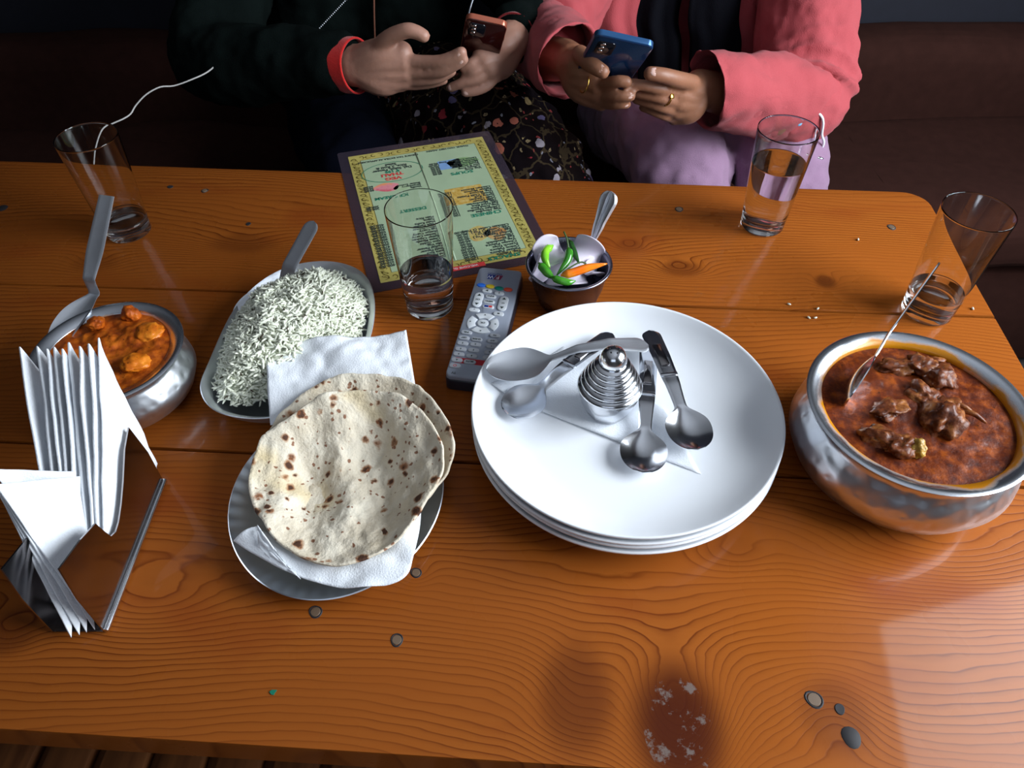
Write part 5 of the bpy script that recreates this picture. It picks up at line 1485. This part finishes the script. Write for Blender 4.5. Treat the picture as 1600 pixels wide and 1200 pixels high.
# jewellery
GOLD = simple('gold', (0.83, 0.52, 0.12), 0.22, metal=1.0)
rp = PY(1041, 153, .972); rd = (PY(1036, 154, .970)-PY(1062, 160, .985)).normalized()
def band(name, c, d, r, t, mat, parent):
    u_ = d.orthogonal().normalized(); v_ = d.cross(u_)
    return Acc().add(*g_tube([c+(u_*cos(a_)+v_*sin(a_))*r for a_ in [2*pi*k/24 for k in range(25)]], t, 8)).obj(name, mat, parent)
rg = band('gold_ring', rp, rd, 0.0098, 0.0011, GOLD, per2); rg['label'] = 'gold ring with square top'
nn2 = (VX(0, 0, CH+TZ)-rp+VX(0, 0, rp.z)).normalized(); nn2 = (VX(0.0, -0.75, 0.65)-rd*VX(0.0, -0.75, 0.65).dot(rd)).normalized()
Rm = Matrix((rd.cross(nn2), rd, nn2)).transposed()
Acc().add(*g_box(rp+nn2*0.0105, (0.0062, 0.0062, 0.003), Rm, 0.0008)).obj('ring_top', GOLD, rg, ang=40)
bp = PY(913, 130, .985)
band('gold_bangle', bp, VX(1, 0.25, -0.35).normalized(), 0.0125, 0.0009, GOLD, per2)
for o in set(bpy.data.objects)-n0:
    if o.parent == per2: childof(o, per2)

# phone of the right person
def phone(name, TL, TR, BL, col, edge, label, cam_pos, two=False):
    TL, TR, BL = Vector(TL), Vector(TR), Vector(BL)
    ux = (TR-TL).normalized(); wd = (TR-TL).length
    dn = (BL-TL); dn = (dn-ux*dn.dot(ux)); ht = dn.length; uy = -dn.normalized()
    uz = ux.cross(uy)
    R = Matrix((ux, uy, uz)).transposed().to_4x4()
    c = TL+ux*wd/2-uy*ht/2
    root = empty(name, c, 0, label, 'phone'); root.rotation_euler = R.to_euler()
    bk = simple(name+'_back', col, 0.12, coat=0.6); ed = simple(name+'_edge', edge, 0.25, metal=0.5)
    Acc().add(*g_prism(rrect(wd, ht, 0.009, 6), -0.0085, -0.0012, 0.0008)).obj('frame', ed, root, ang=60)
    Acc().add(*g_prism(rrect(wd-0.001, ht-0.001, 0.0085, 6), -0.0012, 0.0, 0.0012)).obj('back_cover', bk, root, ang=60)
    Acc().add(*g_prism(rrect(wd-0.006, ht-0.008, 0.006, 6), -0.0088, -0.0085)).obj('screen', BLACK, root, smooth=False)
    lens = simple('camera_lens_glass', (0.01, 0.01, 0.015), 0.05)
    cb = Acc().add(*g_prism(rrect(0.023, 0.030, 0.005, 5), 0, 0.0012, 0.0004)).obj('camera_bump', lens, root, ang=60)
    cb.location = cam_pos(wd, ht)
    for k in range(3):
        l = Acc().add(*g_lathe([(0, 0.0006), (0.0030, 0.0006), (0.0036, 0.0009), (0.0040, 0.0)], 20)).obj('lens', STEEL_DARK, cb, ang=50)
        l.location = (-0.004, 0.0085-0.0085*k, 0.0012)
    Acc().add(*g_box((wd/2+0.0002, ht*0.2, -0.005), (0.0012, 0.012, 0.002), None, 0.0004)).obj('power_key', ed, root, ang=40)
    return root
phone('blue_phone', PY(931, 54, .93), PY(1023, 74, .93), PY(922, 145, 1.03), (0.004, 0.024, 0.075), (0.03, 0.10, 0.24), 'blue smartphone with black camera bump held over the far table edge',
      lambda w_, h_: (-w_/2+0.019, h_/2-0.026, 0.0))
phone('red_phone', PY(728, 28, 1.02), PY(793, 42, 1.02), PY(655, 90, 1.10), (0.035, 0.004, 0.003), (0.42, 0.12, 0.07), 'dark red smartphone held by the person in black',
      lambda w_, h_: (-w_/2+0.017, h_/2-0.022, 0.0))

# ---- person in black (left)
per1 = empty('person', (-0.28, 1.44, 0.0), 0, 'person in a black-green jacket with red cuffs and floral skirt, holding a red phone', 'person', 'people on the sofa')
b = Acc()
q1, R1 = head(b, (-0.28, 1.345, 1.14))
chain(b, [((-0.28, 1.41, 1.06), 0.047), ((-0.28, 1.44, 1.01), 0.052), ((-0.28, 1.46, 0.93), 0.07)])
for sx in (-1, 1):
    chain(b, [((-0.28+sx*0.05, 1.46, 0.90), 0.085), ((-0.28+sx*0.05, 1.48, 0.75), 0.095), ((-0.28+sx*0.07, 1.47, 0.53), 0.09)])
el_c, wr_c = PY(335, 92, 1.20), PY(562, 103, 1.075)
el_d, wr_d = PY(842, 18, 1.30), PY(797, 64, 1.105)
sh_c, sh_d = VX(-0.45, 1.44, 0.91), VX(-0.11, 1.44, 0.91)
chain(b, [(sh_c, 0.045), (el_c, 0.034), (el_c.lerp(wr_c, 0.5), 0.031), (el_c.lerp(wr_c, 0.85), 0.029), (wr_c, 0.030)]); chain(b, [(sh_d, 0.05), (el_d, 0.040), (wr_d, 0.027)])
k1a, k1b = PY(560, 285, 1.12), PY(775, 285, 1.10)
for sx, k_ in ((-1, k1a), (1, k1b)):
    chain(b, [((-0.28+sx*0.09, 1.44, 0.52), 0.08), (k_+VX(0, 0.02, -0.01), 0.055), (VX(k_.x, 1.08, 0.32), 0.045), (VX(k_.x, 1.10, 0.09), 0.034)])
    chain(b, [(VX(k_.x, 1.11, 0.05), 0.035), (VX(k_.x, 1.0, 0.035), 0.030)])
for pt, r in (((628, 82, 1.055), .016), ((632, 97, 1.05), .016), ((633, 112, 1.05), .015), ((632, 124, 1.055), .0145), ((626, 131, 1.06), .012)):
    chain(b, [(wr_c, 0.029), (PY(598, pt[1]*0.8+20, 1.06), 0.024), (PY(*pt), r)], 12)
fg(b, [(584, 82, 1.06), (606, 60, 1.045), (634, 48, 1.035), (650, 50, 1.032), (662, 56, 1.03)], .0120, .75)
fg(b, [(632, 95, 1.05), (662, 97, 1.04), (688, 96, 1.03), (708, 89, 1.025), (721, 82, 1.022)], .0102, .8)
fg(b, [(634, 112, 1.05), (664, 113, 1.04), (690, 111, 1.03), (710, 102, 1.025), (724, 93, 1.022)], .0100, .76)
fg(b, [(632, 126, 1.055), (662, 125, 1.045), (686, 122, 1.04), (706, 112, 1.04)], .0090, .76)
fg(b, [(628, 133, 1.06), (654, 133, 1.055), (678, 130, 1.05), (694, 126, 1.05)], .0078, .76)
for pt, r in (((752, 88, 1.07), .014), ((758, 98, 1.065), .014), ((766, 108, 1.065), .0135), ((776, 116, 1.07), .012), ((762, 72, 1.085), .013)):
    chain(b, [(wr_d, 0.027), (PY(784, pt[1]*0.6+32, 1.085), 0.021), (PY(*pt), r)], 12)
fg(b, [(780, 66, 1.09), (766, 58, 1.10), (752, 58, 1.10)], .0115, .8)
fg(b, [(752, 90, 1.07), (738, 98, 1.06), (724, 106, 1.06)], .0090)
fg(b, [(758, 99, 1.065), (742, 112, 1.055), (728, 118, 1.06)], .0092)
fg(b, [(766, 109, 1.065), (746, 123, 1.055), (724, 129, 1.055), (704, 137, 1.06)], .0088, .78)
fg(b, [(776, 118, 1.07), (762, 134, 1.06), (745, 142, 1.055), (727, 145, 1.055)], .0078, .85)
n0 = set(bpy.data.objects)
mb_remesh('body', b, SKIN1, per1, 0.0028, 3)
nail(per1, (721, 82, 1.022), (708, 89, 1.025), (0.1, -0.8, 0.6), .0082)
nail(per1, (724, 93, 1.022), (710, 102, 1.025), (0.2, -0.8, 0.6), .0078)
nail(per1, (662, 56, 1.03), (650, 50, 1.032), (0.2, -0.6, 0.8), .0090)
nail(per1, (727, 145, 1.055), (745, 142, 1.055), (-0.2, -0.9, 0.4), .0068)
nail(per1, (704, 137, 1.06), (724, 129, 1.055), (-0.2, -0.9, 0.4), .0070)
face_parts(per1, q1, R1)
jk = Acc()
for sx in (-1, 1):
    chain(jk, [((-0.28+sx*0.06, 1.465, 0.945), 0.09), ((-0.28+sx*0.07, 1.475, 0.76), 0.122), ((-0.28+sx*0.08, 1.475, 0.60), 0.13), ((-0.28+sx*0.08, 1.46, 0.54), 0.11)])
chain(jk, [(sh_c, 0.066), (sh_c.lerp(el_c, 0.6), 0.068), (el_c, 0.066), (el_c.lerp(wr_c, 0.5), 0.056), (el_c.lerp(wr_c, 0.86), 0.044)], 20, 36)
chain(jk, [(sh_d, 0.062), (sh_d.lerp(el_d, 0.6), 0.062), (el_d, 0.056), (el_d.lerp(wr_d, 0.8), 0.042)], 20, 36)
jko = mb_remesh('jacket', jk, GREENF, per1, 0.006, 4, [(0.06, 0.02), (0.02, 0.004)])
open_cuff('red_cuff', el_c.lerp(wr_c, 0.80), el_c.lerp(wr_c, 0.985), 0.0385, 0.0385, REDC, jko, 0.03, seed=3)['label'] = 'red ribbed cuff'
DRED = fabric('dark_red_cuff', (0.20, 0.008, 0.010))
open_cuff('red_cuff', el_d.lerp(wr_d, 0.72), el_d.lerp(wr_d, 0.92), 0.036, 0.035, DRED, jko, 0.05, seed=5)['label'] = 'dark red cuff'
zb = Acc()
for k in range(26):
    t = k/25
    zb.add(*g_ball(PY(548-58*t, -8+62*t, 1.338-0.01*t), 0.0017, 6, 4))
zb.obj('zipper_teeth', STEEL_WORN, jko)['kind'] = 'stuff'
CORDM = simple('brown_cord', (0.20, 0.07, 0.04), 0.7)
Acc().add(*g_tube(spline(P3Y([(584, -20, 1.338), (585, 40, 1.335), (588, 110, 1.325), (594, 180, 1.27)]), 16), 0.0016, 6)).obj('drawstring', CORDM, jko)
tr_ = Acc()
for sx, k_ in ((-1, k1a), (1, k1b)):
    chain(tr_, [((-0.28+sx*0.085, 1.46, 0.525), 0.11), ((0.5*(-0.28+sx*0.085+k_.x), 1.28, 0.575), 0.095), (k_, 0.075), (VX(k_.x, 1.085, 0.42), 0.070), (VX(k_.x, 1.10, 0.09), 0.058)], 20, 36)
mb_remesh('trousers', tr_, NAVYF, per1, 0.008, 4, [(0.06, 0.02)])
sk_ = Acc()
kk = k1b
chain(sk_, [((-0.17, 1.40, 0.60), 0.10), ((-0.10, 1.27, 0.62), 0.105), (kk+VX(0.03, 0.02, 0.01), 0.092), (kk+VX(0.03, -0.02, -0.16), 0.088), (kk+VX(0.03, -0.01, -0.36), 0.095)], 22, 40)
chain(sk_, [((-0.06, 1.38, 0.58), 0.09), ((-0.02, 1.25, 0.60), 0.085), (kk+VX(0.10, 0.04, -0.02), 0.065), (kk+VX(0.10, 0.02, -0.2), 0.07)], 22, 40)
chain(sk_, [((-0.17, 1.36, 0.60), 0.07), ((-0.14, 1.22, 0.61), 0.07), (kk+VX(-0.05, 0.06, -0.01), 0.06)], 22, 40)
mb_remesh('floral_skirt', sk_, FLORAL, per1, 0.006, 4, [(0.05, 0.030), (0.02, 0.005)])
for k_ in (k1a, k1b):
    s_ = Acc(); chain(s_, [(VX(k_.x, 1.12, 0.045), 0.042), (VX(k_.x, 1.04, 0.042), 0.038), (VX(k_.x, 0.97, 0.036), 0.034)], 14)
    mb_remesh('shoe', s_, SHOE, per1, 0.006, 2)
for o in set(bpy.data.objects)-n0:
    if o.parent == per1: childof(o, per1)

# beaded chain on the red phone, thin cable by the left tumbler, face mask by the pink elbow
CH_M = steel('bead_chain_steel', (0.5, 0.55, 0.6), 0.3)
ba = Acc()
for p_ in spline(P3Y([(731, 28, 1.03), (736, 8, 1.08), (745, -20, 1.18), (752, -60, 1.33)])+[VX(-0.20, 1.37, 0.99)], 90):
    ba.add(*g_ball(p_, 0.0014, 6, 4))
tag(ba.obj('bead_chain', CH_M), 'thin bead chain rising from the top of the red phone', 'chain')
CABLE = simple('pale_braided_cable', (0.50, 0.48, 0.46), 0.6, bumps=(900, 0.8, 0.001))
cpts = [(345, 94, 1.14), (325, 112, 1.10), (300, 124, 1.08), (272, 134, 1.07), (250, 136, 1.06), (228, 148, 1.05), (212, 165, 1.04), (204, 178, 1.03), (192, 186, 1.02), (172, 195, 1.01), (160, 205, 1.0), (150, 230, .99), (145, 262, .98), (143, 300, .96), (142, 420, .95)]
tag(Acc().add(*g_tube(spline(P3Y(cpts), 60), 0.0011, 8)).obj('earphone_cord', CABLE), 'pale braided earphone cord curving down behind the far left tumbler', 'cord')
STRAP = simple('white_elastic', (0.82, 0.84, 0.88), 0.8); MB_ = simple('light_blue_mask_cloth', (0.22, 0.48, 0.72), 0.8, bumps=(600, 0.3, 0.001))
WHC = fabric('lilac_white_cloth', (0.58, 0.52, 0.66))
fm = empty('face_mask', PY(1255, 185, 1.12), 0, 'light blue face mask with a white ear loop hanging below the pink elbow', 'mask')
o = sheet('mask_cloth', lambda u, v: PY(1240+26*u+3*v, 160+38*v+6*sin(u*4), 1.06+0.02*u+0.008*sin(v*7)), 12, 16, MB_, fm, 0.0016); childof(o, fm)
o = Acc().add(*g_tube(spline(P3Y([(1254, 163, 1.085), (1266, 170, 1.075), (1282, 180, 1.07), (1286, 192, 1.07), (1284, 210, 1.075), (1287, 222, 1.08), (1282, 234, 1.085), (1271, 238, 1.10)]), 40), 0.0021, 8)).obj('ear_loop', STRAP, fm); childof(o, fm)
o = Acc().add(*g_tube(spline(P3Y([(1248, 172, 1.085), (1258, 190, 1.08), (1262, 212, 1.085), (1258, 236, 1.10)]), 24), 0.0026, 8)).obj('ear_loop', STRAP, fm); childof(o, fm)
sh_ = Acc()
chain(sh_, [(PY(1240, 215, 1.14), 0.030), (PY(1252, 255, 1.11), 0.032), (PY(1254, 290, 1.09), 0.034), (PY(1252, 330, 1.08), 0.034), (VX(PY(1252, 330, 1.08).x, 1.10, 0.40), 0.03)], 16, 30)
shl = mb_remesh('shawl', sh_, WHC, None, 0.005, 3, [(0.03, 0.018)])
tag(shl, 'pale lilac shawl end hanging beside the seated knee, right of the tall water tumbler', 'shawl')
FOIL = steel('crumpled_foil', (0.75, 0.78, 0.82), 0.2, hammer=300)
o = Acc().add(*g_tube(spline(P3Y([(1268, 250, 1.07), (1276, 246, 1.065), (1287, 248, 1.06)]), 6), [0.004, 0.007, 0.009, 0.007, 0.008, 0.004, 0.002][:7], 7, True, 0.4)).obj('hair_clip', FOIL)
tag(o, 'small shiny silver clip at the edge of the shawl', 'clip')
